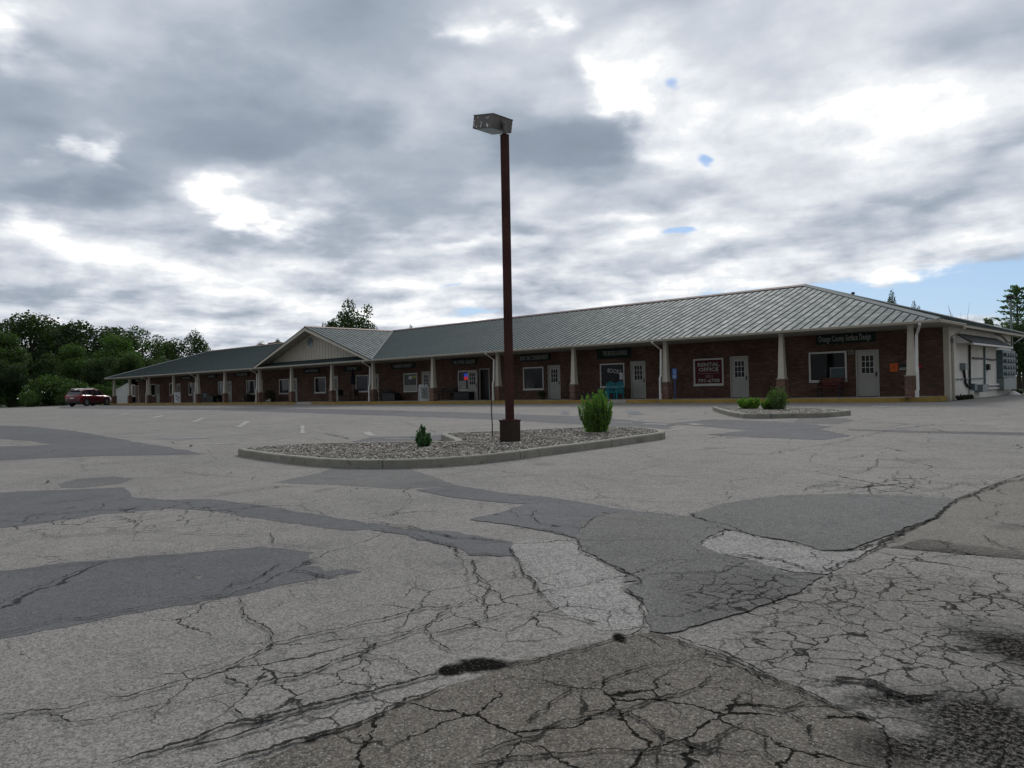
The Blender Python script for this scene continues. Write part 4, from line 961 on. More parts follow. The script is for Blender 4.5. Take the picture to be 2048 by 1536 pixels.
# windows and doors
for o_ in ops:
    k, a, b_, z0, z1, mm = o_
    if k == 'w':
        f = .085; yf0, yf1 = P_WALL-.03, P_WALL+.06
        fr = BB(); fr.box(a+.004, b_-.004, yf0-.03, yf1, z0+.004, z0+f*1.5).box(a+.004, b_-.004, yf0, yf1, z1-f, z1-.004)
        fr.box(a+.004, a+f, yf0, yf1, z0+f*1.5, z1-f).box(b_-f, b_-.004, yf0, yf1, z0+f*1.5, z1-f)
        fo = fr.build('window', M['white'])
        pn = BB().box(a+f, b_-f, P_WALL+.02, P_WALL+.03, z0+f*1.5, z1-f).build('pane', M['glass' if mm == 'maroon' else mm], fo)
        o_.append(fo)
    else:
        fr = BB(); fr.box(a+.003, a+.065, P_WALL-.02, P_WALL+.08, 0, z1-.065).box(b_-.065, b_-.003, P_WALL-.02, P_WALL+.08, 0, z1-.065).box(a+.003, b_-.003, P_WALL-.02, P_WALL+.08, z1-.065, z1-.003)
        fo = fr.build('door_frame', M['door'] if mm != 'open' else M['door'])
        def leaf(x0, x1, y0, parent):
            wx0, wx1 = x0+.17, x1-.17; z_a, z_b = 1.05, 1.88
            d = BB(); d.box(x0, x1, y0, y0+.045, .02, z_a).box(x0, x1, y0, y0+.045, z_b, z1-.07).box(x0, wx0, y0, y0+.045, z_a, z_b).box(wx1, x1, y0, y0+.045, z_a, z_b)
            for pa, pb in ((x0+.14, (x0+x1)/2-.04), ((x0+x1)/2+.04, x1-.14)): d.box(pa, pb, y0-.006, y0-.001, .18, .92)
            dd = d.build('door', M['door'], parent)
            lt = BB(); 
            for i in range(4): xx = wx0+(wx1-wx0)*i/3; lt.box(xx-.012, xx+.012, y0-.004, y0+.02, z_a, z_b)
            for i in range(4): zz = z_a+(z_b-z_a)*i/3; lt.box(wx0, wx1, y0-.006, y0+.018, zz-.012, zz+.012)
            lt.build('glazing_bars', M['white'], dd); BB().box(wx0, wx1, y0+.022, y0+.028, z_a, z_b).build('pane', M['glass'], dd)
            BB().tube([(x1-.07, y0, 1.0), (x1-.07, y0-.06, 1.0), (x1-.07, y0-.06, .99)], .022, 6).box(x1-.1, x1-.04, y0-.012, y0-.001, .9, 1.12).build('handle', M['black'], dd)
        if mm == 'open': leaf(a-.97, a-.02, P_WALL-.16, bld)
        else: leaf(a+.068, b_-.068, P_WALL+.02, bld)
# soffit, gutter
sb = BB(); sb.box(XL, XR, EY, P_WALL, SOF, SOF+.02); sb.box(XW, XR, P_WALL, YBK, SOF, SOF+.02); sb.box(XL, XLW, P_WALL, YBK, SOF, SOF+.02); sb.build('soffit', M['soffit'])
gprof = [(EY-.13, E_Z-.03), (EY-.135, E_Z-.06), (EY-.09, SOF-.01), (EY-.005, SOF-.01), (EY-.005, E_Z-.03)]
BB().prism(gprof, 0, XL-.1, XR+.12).build('gutter', M['cream'])
BB().prism([(XR+.13, E_Z-.03), (XR+.135, E_Z-.06), (XR+.09, SOF-.01), (XR+.005, SOF-.01), (XR+.005, E_Z-.03)], 1, EY-.004, P_WALL+.25).build('gutter', M['cream'])
BB().box(XR, XR+.03, P_WALL+.254, YBK, SOF-.04, E_Z-.035).build('fascia', M['cream'])
BB().box(XL-.1, XL-.03, EY, YBK, SOF-.02, E_Z-.035).build('fascia', M['cream'])
# main roof with standing seams
def roof_plane(pts, name='roof'):
    th = .03; vs = [Vector(q) for q in pts]; n = (vs[1]-vs[0]).cross(vs[2]-vs[0]).normalized()
    if n.z < 0: n = -n
    k = len(vs); b = BB(); b.add(vs+[q-n*th for q in vs], [tuple(range(k)), tuple(range(2*k-1, k-1, -1))]+[(i, i+k, (i+1) % k+k, (i+1) % k) for i in range(k)])
    return b, n
OV = .09; SLP = H_/A_
def zmain(y): return E_Z+SLP*(y-EY)
XLo, XRo, YFo, YBo = XL-OV, XR+OV, EY-OV, YBK+OV; AO = A_+OV; ZE = E_Z-SLP*OV; ZR = E_Z+H_; YR = EY+A_
def seams(b, lines, n, wdir):
    for p0, p1 in lines:
        p0 = Vector(p0); p1 = Vector(p1)
        if (p1-p0).length < .05: continue
        s = Vector(wdir)*.014; up = n*.028
        b.add([p0-s, p0+s, p1+s, p1-s, p0-s+up, p0+s+up, p1+s+up, p1-s+up], [(4, 5, 6, 7), (0, 1, 5, 4), (1, 2, 6, 5), (2, 3, 7, 6), (3, 0, 4, 7)])
b, n = roof_plane([(XLo, YFo, ZE), (XRo, YFo, ZE), (XRo-AO, YR, ZR), (XLo+AO, YR, ZR)]); b0 = b
GX = -44.657; st = .415
ln = []; x = XRo-.12
while x > XLo+.1:
    l_ = min(AO, x-XLo, XRo-x)
    ln.append(((x, YFo, ZE), (x, YFo+l_, ZE+SLP*l_))); x -= st
sb = MB(); seams(sb, ln, n, (1, 0, 0)); b0.build('roof', M['roof'], extra=(sb, M['rib']))
b, n = roof_plane([(XRo, YFo, ZE), (XRo, YBo, ZE), (XRo-AO, YR, ZR)]); b0 = b
ln = []; y = YFo+.2
while y < YBo: l_ = min(AO, y-YFo, YBo-y); ln.append(((XRo, y, ZE), (XRo-l_, y, ZE+SLP*l_))); y += st
sb = MB(); seams(sb, ln, n, (0, 1, 0)); b0.build('roof', M['roof'], extra=(sb, M['rib']))
b, n = roof_plane([(XLo, YFo, ZE), (XLo, YBo, ZE), (XLo+AO, YR, ZR)]); b.build('roof', M['roof'])
b, n = roof_plane([(XLo, YBo, ZE), (XRo, YBo, ZE), (XRo-AO, YR, ZR), (XLo+AO, YR, ZR)]); b.build('roof', M['roof'])
# gable
GW = AO
for sg in (1, -1):
    b, n = roof_plane([(GX, YFo, ZR), (GX+sg*GW, YFo, ZE), (GX, YFo+AO, ZR)])
    ln = []; y = YFo+.02
    while y < YFo+AO-.1: l_ = AO-(y-YFo); ln.append(((GX, y, ZR), (GX+sg*l_, y, ZR-SLP*l_))); y += st
    sb = MB(); seams(sb, ln, n, (0, 1, 0)); b.build('gable_roof', M['roof'], extra=(sb, M['rib']))
    # rake board and its dark drip edge
    dz_ = .05
    BB().add([(GX, YFo-.03, ZR-dz_), (GX+sg*GW*.995, YFo-.03, ZE-dz_+.01), (GX+sg*GW*.955, YFo-.03, ZE-dz_-.10+.06), (GX, YFo-.03, ZR-dz_-.26),
              (GX, YFo+.03, ZR-dz_), (GX+sg*GW*.995, YFo+.03, ZE-dz_+.01), (GX+sg*GW*.955, YFo+.03, ZE-dz_-.10+.06), (GX, YFo+.03, ZR-dz_-.26)],
             [(0, 1, 2, 3), (7, 6, 5, 4), (0, 4, 5, 1), (1, 5, 6, 2), (2, 6, 7, 3), (3, 7, 4, 0)]).build('rake_board', M['cream'])
    BB().add([(GX, YFo-.05, ZR+.01), (GX+sg*GW, YFo-.05, ZE+.01), (GX+sg*GW, YFo-.05, ZE-.04), (GX, YFo-.05, ZR-.045), (GX, YFo, ZR+.01), (GX+sg*GW, YFo, ZE+.01), (GX+sg*GW, YFo, ZE-.04), (GX, YFo, ZR-.045)],
             [(0, 1, 2, 3), (7, 6, 5, 4), (0, 4, 5, 1), (1, 5, 6, 2), (2, 6, 7, 3), (3, 7, 4, 0)]).build('drip_edge', M['rib'])
gy = EY+1.0; gzb = zmain(gy)+.02; hw = (ZR-.15-gzb)/SLP
bt = BB().prism([(GX-hw, gzb), (GX+hw, gzb), (GX, ZR-.15)], 1, gy, gy+.1); x = GX-hw+.4
while x < GX+hw-.3:
    zt = ZR-.17-abs(x-GX)*SLP; bt.box(x-.02, x+.02, gy-.02, gy-.002, gzb+.02, zt); x += .42
bt.build('gable_wall', M['cream'])
gs = BB(); 
for sg in (1, -1): gs.add([(GX, YFo+.03, ZR-.12), (GX+sg*(GW-.15), YFo+.03, ZE-.02), (GX+sg*hw, gy, gzb+.0), (GX, gy, ZR-.12)], [(0, 1, 2, 3)])
gs.build('gable_soffit', M['soffit'], fixn=False)
vx, vz = on_y(620.8, 684.5, gy).x, on_y(620.8, 684.5, gy).z
vt = BB(); pts_ = [(vx+.42*math.cos(k*math.pi/12), vz+.42*math.sin(k*math.pi/12)) for k in range(24)]; vt.prism(pts_, 1, gy-.05, gy-.022); vo = vt.build('gable_vent', M['lens'])
vl = BB(); 
for i in range(9):
    z = vz-.32+i*.08; r_ = math.sqrt(max(.0, .36**2-(z-vz)**2)); vl.box(vx-r_, vx+r_, gy-.062, gy-.052, z-.022, z+.014)
vl.build('louvres', M['steel'], vo)
# caps: ridge, hips, valleys
def strip(p0, p1, w_, t_, name, mat):
    p0 = Vector(p0); p1 = Vector(p1); d = (p1-p0).normalized(); s = d.cross(Vector((0, 0, 1))).normalized()*w_; u_ = Vector((0, 0, t_))
    dn = Vector((0, 0, -.06))
    BB().add([p0-s+dn, p0+u_, p0+s+dn, p1-s+dn, p1+u_, p1+s+dn], [(0, 1, 4, 3), (1, 2, 5, 4), (0, 2, 1), (3, 4, 5), (0, 3, 5, 2)]).build(name, mat)
strip((XLo+AO, YR, ZR+.05), (XRo-AO, YR, ZR+.05), .16, .05, 'ridge_cap', M['rustcap'])
strip((GX, YFo-.03, ZR+.05), (GX, YFo+AO, ZR+.05), .15, .045, 'ridge_cap', M['rustcap'])
for x0, x1 in ((XRo, XRo-AO), (XLo, XLo+AO)):
    strip((x0, YFo, ZE+.05), (x1, YR, ZR+.05), .17, .03, 'hip_cap', M['capmetal']); strip((x0, YBo, ZE+.05), (x1, YR, ZR+.05), .17, .03, 'hip_cap', M['capmetal'])
for sg in (1, -1): strip((GX+sg*GW, YFo, ZE+.045), (GX, YFo+AO, ZR+.045), .13, .012, 'valley_flashing', M['capmetal'])
# things on the roof
q = on_y(522, 688, YR+1.5); BB().tube([(q.x, q.y, ZR-.6), (q.x, q.y, q.z)], .28, 10).tube([(q.x, q.y, q.z), (q.x, q.y, q.z+.25)], [.45, .12], 10).build('roof_vent', M['pvc'])
q = on_y(550, 687, YR+1.5); BB().box(q.x-.9, q.x+.9, q.y-.4, q.y+.4, ZR-.8, q.z+.12).build('roof_curb', M['rustcap'], bevel=.03)
q = on_y(1706, 588, YR+3); BB().tube([(q.x, q.y, ZR-2), (q.x, q.y, q.z)], .06, 8).tube([(q.x, q.y, q.z-.02), (q.x, q.y, q.z+.1)], .1, 8).build('vent_pipe', M['black'])

# columns
cols_u = [1823.8, 1565.4, 1333, 1149, 996.9, 867.2, 747.3, 664.8, 584, 520, 450.5, 396.8, 347.6, 298.4, 259.5, 228.6]
colx = [on_y(u, 780, 0).x for u in cols_u]; colx[-1] = max(colx[-1], XL+.35)
pier = MB().box(-.2, .2, -.2, .2, 0, .86).build('brick_pier', M['brick2'], bld)
shaft = MB().taper(0, 0, .9, SOF, .15, .085).taper(0, 0, .90, .99, .165, .16).taper(0, 0, SOF-.08, SOF-.001, .105, .11).build('column', M['cream'], bld)
cap = MB().box(-.225, .225, -.225, .225, .86, .905).build('pier_cap', M['kerb'], shaft, bevel=.01)
for i, x in enumerate(colx):
    if i == 0: a, b_, c_ = pier, shaft, cap
    else:
        a, b_, c_ = pier.copy(), shaft.copy(), cap.copy()
        for q in (a, b_, c_): col.objects.link(q)
        c_.parent = b_
    for q in (a, b_): q.parent = bld; q.location = Vector((x, 0, .001))-BO
# downspouts
def spout(x, sx, front=-.27):
    y = front; b = BB(); xx = x+sx
    b.rtube([(x+sx*2.0, EY-.07, SOF+.02), (x+sx*2.0, EY-.07, SOF-.08), (xx, y+.12, SOF-.42), (xx, y+.1, SOF-.55), (xx, y+.05, 1.25), (xx+.03*(1 if sx > 0 else -1), y-.0, 1.05), (xx+.03*(1 if sx > 0 else -1), y-.0, .32), (xx, y-.02, .22), (xx, y-.02, .02)], .045, .035)
    d = b.build('downspout', M['white'])
    BB().rtube([(xx, y-.02, .015), (xx, y-.02, .30)], .06, .05).build('boot', M['pvc'], d)
spout(colx[0], .27); 
for i in (2, 4, 6, 9, 11, 13): spout(colx[i], -.17)
b = BB(); b.rtube([(XR+.06, P_WALL+.15, SOF), (XR+.06, P_WALL+.15, SOF-.14), (XW+.06, P_WALL+.36, SOF-.40), (XW+.06, P_WALL+.36, G0)], .04, .05); b.build('downspout', M['cream'])

# ------------------------------------------------------------------ signs
def text_mesh(body, size, mat, name, parent, loc, width=None, rot=(math.pi/2, 0, 0), ext=.008, align='CENTER', bold=.0, sy=1.0):
    cu = bpy.data.curves.new(name, 'FONT'); cu.body = body; cu.size = size; cu.extrude = ext; cu.align_x = align; cu.align_y = 'CENTER'; cu.offset = bold; cu.resolution_u = 2; cu.space_line = .95
    o = bpy.data.objects.new(name, cu); col.objects.link(o); bpy.context.view_layer.update()
    dg = bpy.context.evaluated_depsgraph_get(); me = bpy.data.meshes.new_from_object(o.evaluated_get(dg))
    bpy.data.objects.remove(o); me.materials.clear(); me.materials.append(mat)
    if width and len(me.vertices):
        xs = [v.co.x for v in me.vertices]; w0 = max(xs)-min(xs); k = width/w0; c0 = (max(xs)+min(xs))/2
        for v in me.vertices: v.co.x = (v.co.x-c0)*k
    if sy != 1.0:
        for v in me.vertices: v.co.y *= sy
    o = bpy.data.objects.new(name, me); col.objects.link(o); o.rotation_euler = rot; o.location = loc
    if parent: o.parent = parent
    return o
def shop_sign(u0, u1, v0, v1, tu0, tu1, tv0, tv1, body, label, h=None):
    x0, x1 = span(u0, u1, v0); um = (u0+u1)/2; z1 = min(on_y(um, v0, P_WALL).z, SOF-.03); z0 = on_y(um, v1, P_WALL).z
    r = empty('shop_sign', ((x0+x1)/2, P_WALL-.05, (z0+z1)/2), 0, label, 'sign', 'green signboards over the shopfronts')
    hw_, hh2 = (x1-x0)/2, (z1-z0)/2
    MB().box(-hw_, hw_, -.02, .045, -hh2, hh2).build('board', M['greenboard'], r, bevel=.006)
    a, b_ = span(tu0, tu1, (tv0+tv1)/2); zt = (on_y((tu0+tu1)/2, tv0, P_WALL).z+on_y((tu0+tu1)/2, tv1, P_WALL).z)/2
    th = abs(on_y((tu0+tu1)/2, tv0, P_WALL).z-on_y((tu0+tu1)/2, tv1, P_WALL).z)
    text_mesh(body, (h or th)*1.30, M['letters'], 'lettering', r, ((a+b_)/2-(x0+x1)/2, -.026, min(zt-(z0+z1)/2, hh2-.6*th)), width=b_-a, ext=.006, bold=.004)
shop_sign(1633, 1750, 665, 686.5, 1638, 1743, 670, 683, 'Orange County Surface Design', 'green signboard lettered Orange County Surface Design above the rightmost window')
shop_sign(1195, 1262, 697, 717, 1207, 1256, 701.5, 711.5, 'THE BOOK & NOOK', 'green signboard lettered THE BOOK & NOOK above the window with blue chairs')
shop_sign(1041, 1101, 709, 722, 1042, 1097.5, 711, 720.5, 'BABY CHIC CONSIGNMENT', 'green signboard with three pale words right of the lamp post')
shop_sign(906, 955, 718, 729.5, 909, 951.5, 720.5, 728.5, 'MILL POND CLEANERS', 'green signboard with pale capitals above the cleaners open door')
shop_sign(783, 830, 727, 737, 786.7, 826, 728.5, 735.5, '* HARMON DESIGN *', 'green signboard above the white sandwich board, with a star at each end')
shop_sign(688, 722, 733, 742.5, 696, 715, 734.5, 740.5, 'STUDIO', 'short worded green signboard under the right foot of the gable')
shop_sign(609, 640, 737.5, 746, 612, 636, 739.5, 744.5, 'HAIR STUDIO', 'green signboard under the middle of the gable')
shop_sign(471, 499, 745, 752.5, 474, 495.6, 746.5, 751.5, 'TAX SERVICE', 'green signboard in the first bay left of the gable')
shop_sign(414, 434, 749.5, 756.5, 417, 431, 751, 755.5, 'DENTAL', 'green signboard in the second bay left of the gable')
shop_sign(363, 384, 753, 759, 366, 382, 754.3, 758, 'INSURANCE', 'green signboard in the third bay left of the gable, over the dotted sandwich board')
shop_sign(272, 289, 758, 763.5, 273.5, 287, 759, 762.7, 'REALTY', 'small green signboard of the farthest shop on the left')

# poster filling the office window
def on_pane(o_): return o_[1]+.085, o_[2]-.085, o_[3]+.1275, o_[4]-.085
a, b_, z0, z1 = on_pane(W2)
r = empty('window_poster', ((a+b_)/2, P_WALL+.01, (z0+z1)/2), 0, 'maroon rental office poster with white lettering filling a window', 'poster')
hw_, hh2 = (b_-a)/2, (z1-z0)/2
MB().box(-hw_, hw_, 0, .006, -hh2, hh2).build('panel', M['maroon'], r)
ww = hw_*2
text_mesh('RENTAL', .27, M['letters'], 'lettering', r, (0, -.004, hh2*.60), ww*.80, ext=.002, bold=.010)
text_mesh('OFFICE', .27, M['letters'], 'lettering', r, (0, -.004, hh2*.18), ww*.74, ext=.002, bold=.010)
text_mesh('(201)', .19, M['letters'], 'lettering', r, (.03, -.004, -hh2*.38), ww*.26, ext=.002)
text_mesh('791-6700', .26, M['letters'], 'lettering', r, (0, -.004, -hh2*.76), ww*.80, ext=.002, bold=.008)
MB().box(-ww*.40, ww*.42, -.004, -.001, -hh2*.145, -hh2*.125).build('rule', M['letters'], r)
# painted word on the book shop window and papers
a, b_, z0, z1 = on_pane(W3)
text_mesh('BOOKS', .36, M['signwhite'], 'window_lettering', None, ((a+b_)/2+.15, P_WALL+.012, z0+(z1-z0)*.68), (b_-a)*.62, ext=.002)
bpy.data.objects['window_lettering'].rotation_euler = (math.pi/2, R(8), 0)
tag(bpy.data.objects['window_lettering'], 'white hand painted BOOKS word on the window behind the blue chairs', 'lettering')
tag(MB().box(b_-.28, b_-.06, P_WALL-.0, P_WALL+.012, z0+.35, z0+.75).build('paper_notice', M['signwhite']), 'white paper notice at the right edge of the book shop window', 'notice', 'papers in the shop windows')
a, b_, z0, z1 = on_pane(W5)
tag(MB().box(a+.02, a+.72, P_WALL, P_WALL+.012, z0+.0, z0+.62).build('paper_notice', M['letters']), 'large pale paper in the lower left corner of the cleaners window', 'notice', 'papers in the shop windows')
# OPEN sign, lit
def emis(name, c, s):
    mt = bpy.data.materials.new(name); mt.use_nodes = True; t = NT(mt.node_tree); b = t.n['Principled BSDF']
    b.inputs['Base Color'].default_value = (*c, 1); b.inputs['Emission Color'].default_value = (*c, 1); b.inputs['Emission Strength'].default_value = s
    f, _ = t.noise(t.n.new('ShaderNodeNewGeometry').outputs['Position'], 20, 2, .5); t.l.new(t.M('MULTIPLY', t.mr(f, .3, .7, .7, 1.3), s), b.inputs['Emission Strength'])
    return mt
M['neonred'] = emis('neon_red', (.8, .03, .04), .30); M['neonblue'] = emis('neon_blue', (.03, .08, .7), .30)
r = empty('open_sign', (b_-.42, P_WALL-.0, z1-.35), 0, 'small lit red and blue open sign hanging in the cleaners window', 'sign')
MB().box(-.30, .30, 0, .012, 0, .22).build('blue_panel', M['neonblue'], r); MB().box(-.30, .30, 0, .012, -.22, -.002).build('red_panel', M['neonred'], r)
text_mesh('OPEN', .2, M['signwhite'], 'lettering', r, (.05, -.004, .10), .26, ext=.002)
a, b_, z0, z1 = on_pane(W6)
tag(MB().box(a+(b_-a)*.35, a+(b_-a)*.6, P_WALL, P_WALL+.012, z0+.85, z0+1.1).build('paper_notice', M['signwhite']), 'white paper in the window behind the white sandwich board', 'notice', 'papers in the shop windows')
tag(MB().box(a+(b_-a)*.62, b_-.05, P_WALL, P_WALL+.012, z0+.9, z0+1.12).build('paper_notice', simple('yellow_paper', (.35, .36, .12), .8)), 'yellow-green paper in the window behind the white sandwich board', 'notice', 'papers in the shop windows')
tag(MB().box(a+.02, b_-.02, P_WALL, P_WALL+.012, z0+.02, z0+.42).build('window_blind', M['letters']), 'pale half blind in the window behind the white sandwich board', 'blind')
a, b_, z0, z1 = on_pane(W1)
r = empty('window_card', (b_-.36, P_WALL, z0), 0, 'framed grey card standing in the lower right corner of the rightmost window', 'card')
MB().box(-.32, .3, 0, .01, .0, .56).build('panel', simple('grey_card', (.06, .10, .10), .5), r); MB().box(-.34, .32, -.006, -.001, .54, .575).box(-.34, -.31, -.006, -.001, 0, .54).build('edge', M['letters'], r)
a, b_, z0, z1 = on_pane(W4)
b = MB()
for i in range(7):
    x = a+.12+i*.10; b.prism([(x, z0+.02), (x+.07, z0+.02), (x+.05, z1-.35), (x+.02, z1-.35)], 1, P_WALL+.0, P_WALL+.012)
tag(b.build('curtain', simple('pale_curtain', (.16, .15, .17), .9)), 'pale draped curtain in the window right of the lamp post', 'curtain')
# number beside the right door
x = on_y(1701, 705, P_WALL)
tag(text_mesh('20', .30, M['letters'], 'house_number', None, (x.x, P_WALL-.012, x.z), ext=.006), 'pale house number between the rightmost window and its door', 'number')
# orange and dark notices, red bell
def board(u0, u1, v0, v1, mat, name, label, cat, th=.02):
    x0, x1 = span(u0, u1, v0); z1 = on_y(u0, v0, P_WALL).z; z0 = on_y(u0, v1, P_WALL).z
    r = empty(name, ((x0+x1)/2, P_WALL-.004, (z0+z1)/2), 0, label, cat); MB().box(-(x1-x0)/2, (x1-x0)/2, -th, 0, -(z1-z0)/2, (z1-z0)/2).build('panel', M[mat], r, bevel=.003); return r, (x1-x0), (z1-z0)
r, ww, hh3 = board(1779.5, 1796, 727, 743.5, 'orange', 'orange_notice', 'square orange notice on the brick wall right of the rightmost door', 'sign')
MB().tube([(-.06, -.023, -.08), (0, -.023, .08), (.07, -.023, -.08)], .012, 5).build('symbol', simple('dark_orange', (.35, .05, .01), .6), r)
r, ww, hh3 = board(1799, 1812, 728, 741.5, 'black', 'striped_notice', 'dark notice with pale stripes half hidden by the rightmost column', 'sign')
for k in (-.35, -.12): MB().box(-ww/2, ww/2, -.026, -.021, hh3*k-.012, hh3*k+.012).build('stripe', M['signwhite'], r)
q = on_y(1838, 733.5, P_WALL); r = empty('alarm_bell', (q.x, P_WALL-.003, q.z), 0, 'red alarm bell on the brick wall just right of the rightmost column', 'bell')
MB().tube([(0, 0, 0), (0, -.05, 0), (0, -.08, 0)], [.11, .10, .04], 14).build('bell', simple('red_enamel', (.35, .02, .02), .4), r); MB().box(-.05, .05, -.03, .0, -.2, -.12).build('box', M['black'], r)

# accessible parking sign
q = on_y(1350.5, 799, .15); r = empty('accessible_parking_sign', (q.x, .15, 0), 0, 'blue accessible parking sign on a blue post beside the third column', 'sign')
zt = on_y(1350, 737, .15).z; zb = on_y(1350, 757.5, .15).z
MB().box(-.022, .022, -.01, .02, 0, zt-.1).build('post', M['signblue'], r); hw_ = .14
MB().box(-hw_, hw_, -.03, -.012, zb+.20, zt).build('panel', M['signblue'], r, bevel=.003); MB().box(-hw_, hw_, -.03, -.012, zb, zb+.185).build('lower_panel', M['signblue'], r, bevel=.003)
sm = MB(); c0 = zb+.20+(zt-zb-.2)*.42
sm.tube([(.065*math.cos(k*.35-2.6)-.01, -.034, c0-.02+.065*math.sin(k*.35-2.6)) for k in range(14)], .009, 5)
sm.tube([(-.02, -.034, c0+.12), (-.015, -.034, c0+.02), (.045, -.034, c0+.015), (.07, -.034, c0-.06)], .010, 5); sm.sphere((-.022, -.034, c0+.145), .018, 7, 5)
sm.build('wheelchair_symbol', M['signwhite'], r)
MB().box(-.10, .10, -.034, -.031, zb+.14, zb+.16).box(-.07, .07, -.034, -.031, zb+.08, zb+.11).box(-.1, .1, -.034, -.031, zb+.02, zb+.03).build('lettering', M['signwhite'], r)

# ------------------------------------------------------------------ benches, chairs and other things on the porch
def bench(u0, u1, Y, label, mat='redwood', leg='black'):
    x0, x1 = on_y(u0, 780, Y).x, on_y(u1, 780, Y).x; L_ = x1-x0; r = empty('bench', ((x0+x1)/2, Y, 0), 0, label, 'bench'); h_ = L_/2
    for k in range(3): MB().box(-h_, h_, -.22+k*.14, -.10+k*.14, .42, .45).build('seat_slat', M[mat], r, bevel=.004)
    for k in range(3): MB().box(-h_, h_, .20+k*.02, .23+k*.02, .52+k*.13, .63+k*.13).build('back_slat', M[mat], r, bevel=.004)
    for s in (-1, 1):
        lg = MB(); X_ = s*(h_-.12); lg.box(X_-.03, X_+.03, -.2, -.14, 0, .42).box(X_-.03, X_+.03, .16, .20, 0, .44).box(X_-.03, X_+.03, .165, .20, .44, .88).box(X_-.03, X_+.03, -.2, .2, .38, .415).box(X_-.035, X_+.035, -.24, .19, .62, .65).box(X_-.03, X_+.03, -.2, -.15, .42, .62)
        lg.build('bench_end', M[leg], r, bevel=.004)
    return r
bench(1634, 1687, 2.35, 'red stained slatted bench under the rightmost shop window')
bench(879, 906, 2.3, 'dark wooden bench left of the cleaners window', 'dark', 'dark')
bench(757, 776, 2.2, 'small dark bench right of the seventh column', 'dark', 'dark')
def crate(u0, u1, v0, Y, label, mat='black', dep=.5, name='storage_box'):
    x0, x1 = on_y(u0, 790, Y).x, on_y(u1, 790, Y).x; z1 = on_y((u0+u1)/2, v0, Y).z; r = empty(name, ((x0+x1)/2, Y, 0), 0, label, 'storage box'); h_ = (x1-x0)/2
    MB().box(-h_, h_, -dep/2, dep/2, .03, z1-.06).box(-h_+.05, -h_+.12, -dep/2, dep/2, 0, .03).box(h_-.12, h_-.05, -dep/2, dep/2, 0, .03).build('box', M[mat], r, bevel=.01)
    MB().box(-h_-.02, h_+.02, -dep/2-.02, dep/2+.02, z1-.057, z1).build('lid', M[mat], r, bevel=.01); return r
crate(913, 943, 783.5, 2.35, 'black storage box under the cleaners window')
crate(769, 794, 786, 2.2, 'long dark storage box in the bay right of the gable')
crate(416, 430, 792, 2.1, 'low dark storage box in the second bay left of the gable')
crate(1160, 1196, 785, 2.3, 'dark box half hidden behind the tall bright bush', 'dark')
# turquoise double adirondack chair
Yc = 1.7; x0, x1 = on_y(1206, 785, Yc).x, on_y(1241, 785, Yc).x; xm = (x0+x1)/2; hwid = (x1-x0)/2
r = empty('double_garden_chair', (xm, Yc, 0), 0, 'turquoise double adirondack chair with a table between, under the book shop window', 'garden chair')
for s in (-1, 1):
    cx = s*(hwid-.28)
    bk = MB()
    for k in range(5):
        o_ = (k-2)*.105; ht = 1.02-abs(k-2)*.055
        Mb = Matrix.Translation((cx+o_*1.0, .18, .30)) @ Matrix.Rotation(R(-16), 4, 'X') @ Matrix.Rotation(R((k-2)*2.0), 4, 'Y'); bk.box(-.047, .047, -.01, .01, 0, ht-.26, Mb)
    bk.build('backrest', M['turq'], r, bevel=.006)
    stt = MB()
    for k in range(5): stt.box(cx-.27, cx+.27, -.36+k*.11, -.27+k*.11, .37-k*.022, .39-k*.022)
    stt.build('seat', M['turq'], r)
    for e in (-1, 1):
        MB().box(cx+e*.29-.03, cx+e*.29+.03, -.38, -.30, 0, .56).build('leg', M['turq'], r); MB().box(cx+e*.29-.03, cx+e*.29+.03, .22, .28, 0, .56).build('leg', M['turq'], r)
        MB().box(cx+e*.30-.07, cx+e*.30+.07, -.44, .34, .56, .585).build('armrest', M['turq'], r, bevel=.006)
MB().box(-(hwid-.60), hwid-.60, -.36, .1, .50, .53).box(-(hwid-.60), hwid-.60, -.34, -.31, .38, .50).build('middle_table', M['turq'], r)
# pots with plants
def pot(u, Y, v_top, r_, label, mat='potplant', flowers=None, hpot=.35, potm='dark', n=700):
    x = on_y(u, 795, Y).x; zt = on_y(u, v_top, Y).z; r = empty('potted_plant', (x, Y, 0), 0, label, 'potted plant')
    MB().tube([(0, 0, 0), (0, 0, hpot)], [r_*.45, r_*.6], 12).build('pot', M[potm], r)
    zc2 = (zt+hpot)/2; lob = [(random.gauss(0, r_*.3), random.gauss(0, r_*.3), random.uniform(hpot, zt-.1), r_*.5) for _ in range(9)]
    C = crown_points(n, lob); C[:, 2] = np.clip(C[:, 2], .12, zt+.05)
    me = leaf_mesh('foliage', C, .10*rng.uniform(.6, 1.3, len(C)), M[mat]); o = bpy.data.objects.new('foliage', me); col.objects.link(o); o.parent = r
    if flowers:
        for k in range(flowers[0]): l_ = random.choice(lob); MB().sphere((l_[0]+random.gauss(0, .15), l_[1]-.25, l_[2]+random.gauss(0, .1)), .05, 6, 4).build('flower', M[flowers[1]], r)
pot(1085, 2.1, 784, .30, 'dark green potted plant below the window right of the lamp post', 'leaf_a')
pot(497, 2.0, 785, .75, 'dark leafy potted plant with pale flowers, first bay left of the gable', flowers=(5, 'paleflower'))
pot(541, 1.9, 782, .85, 'large reddish potted shrub left of the gable windows', 'potplant')
pot(438, 2.0, 789, .45, 'dark potted plant by the eleventh column', 'potplant')
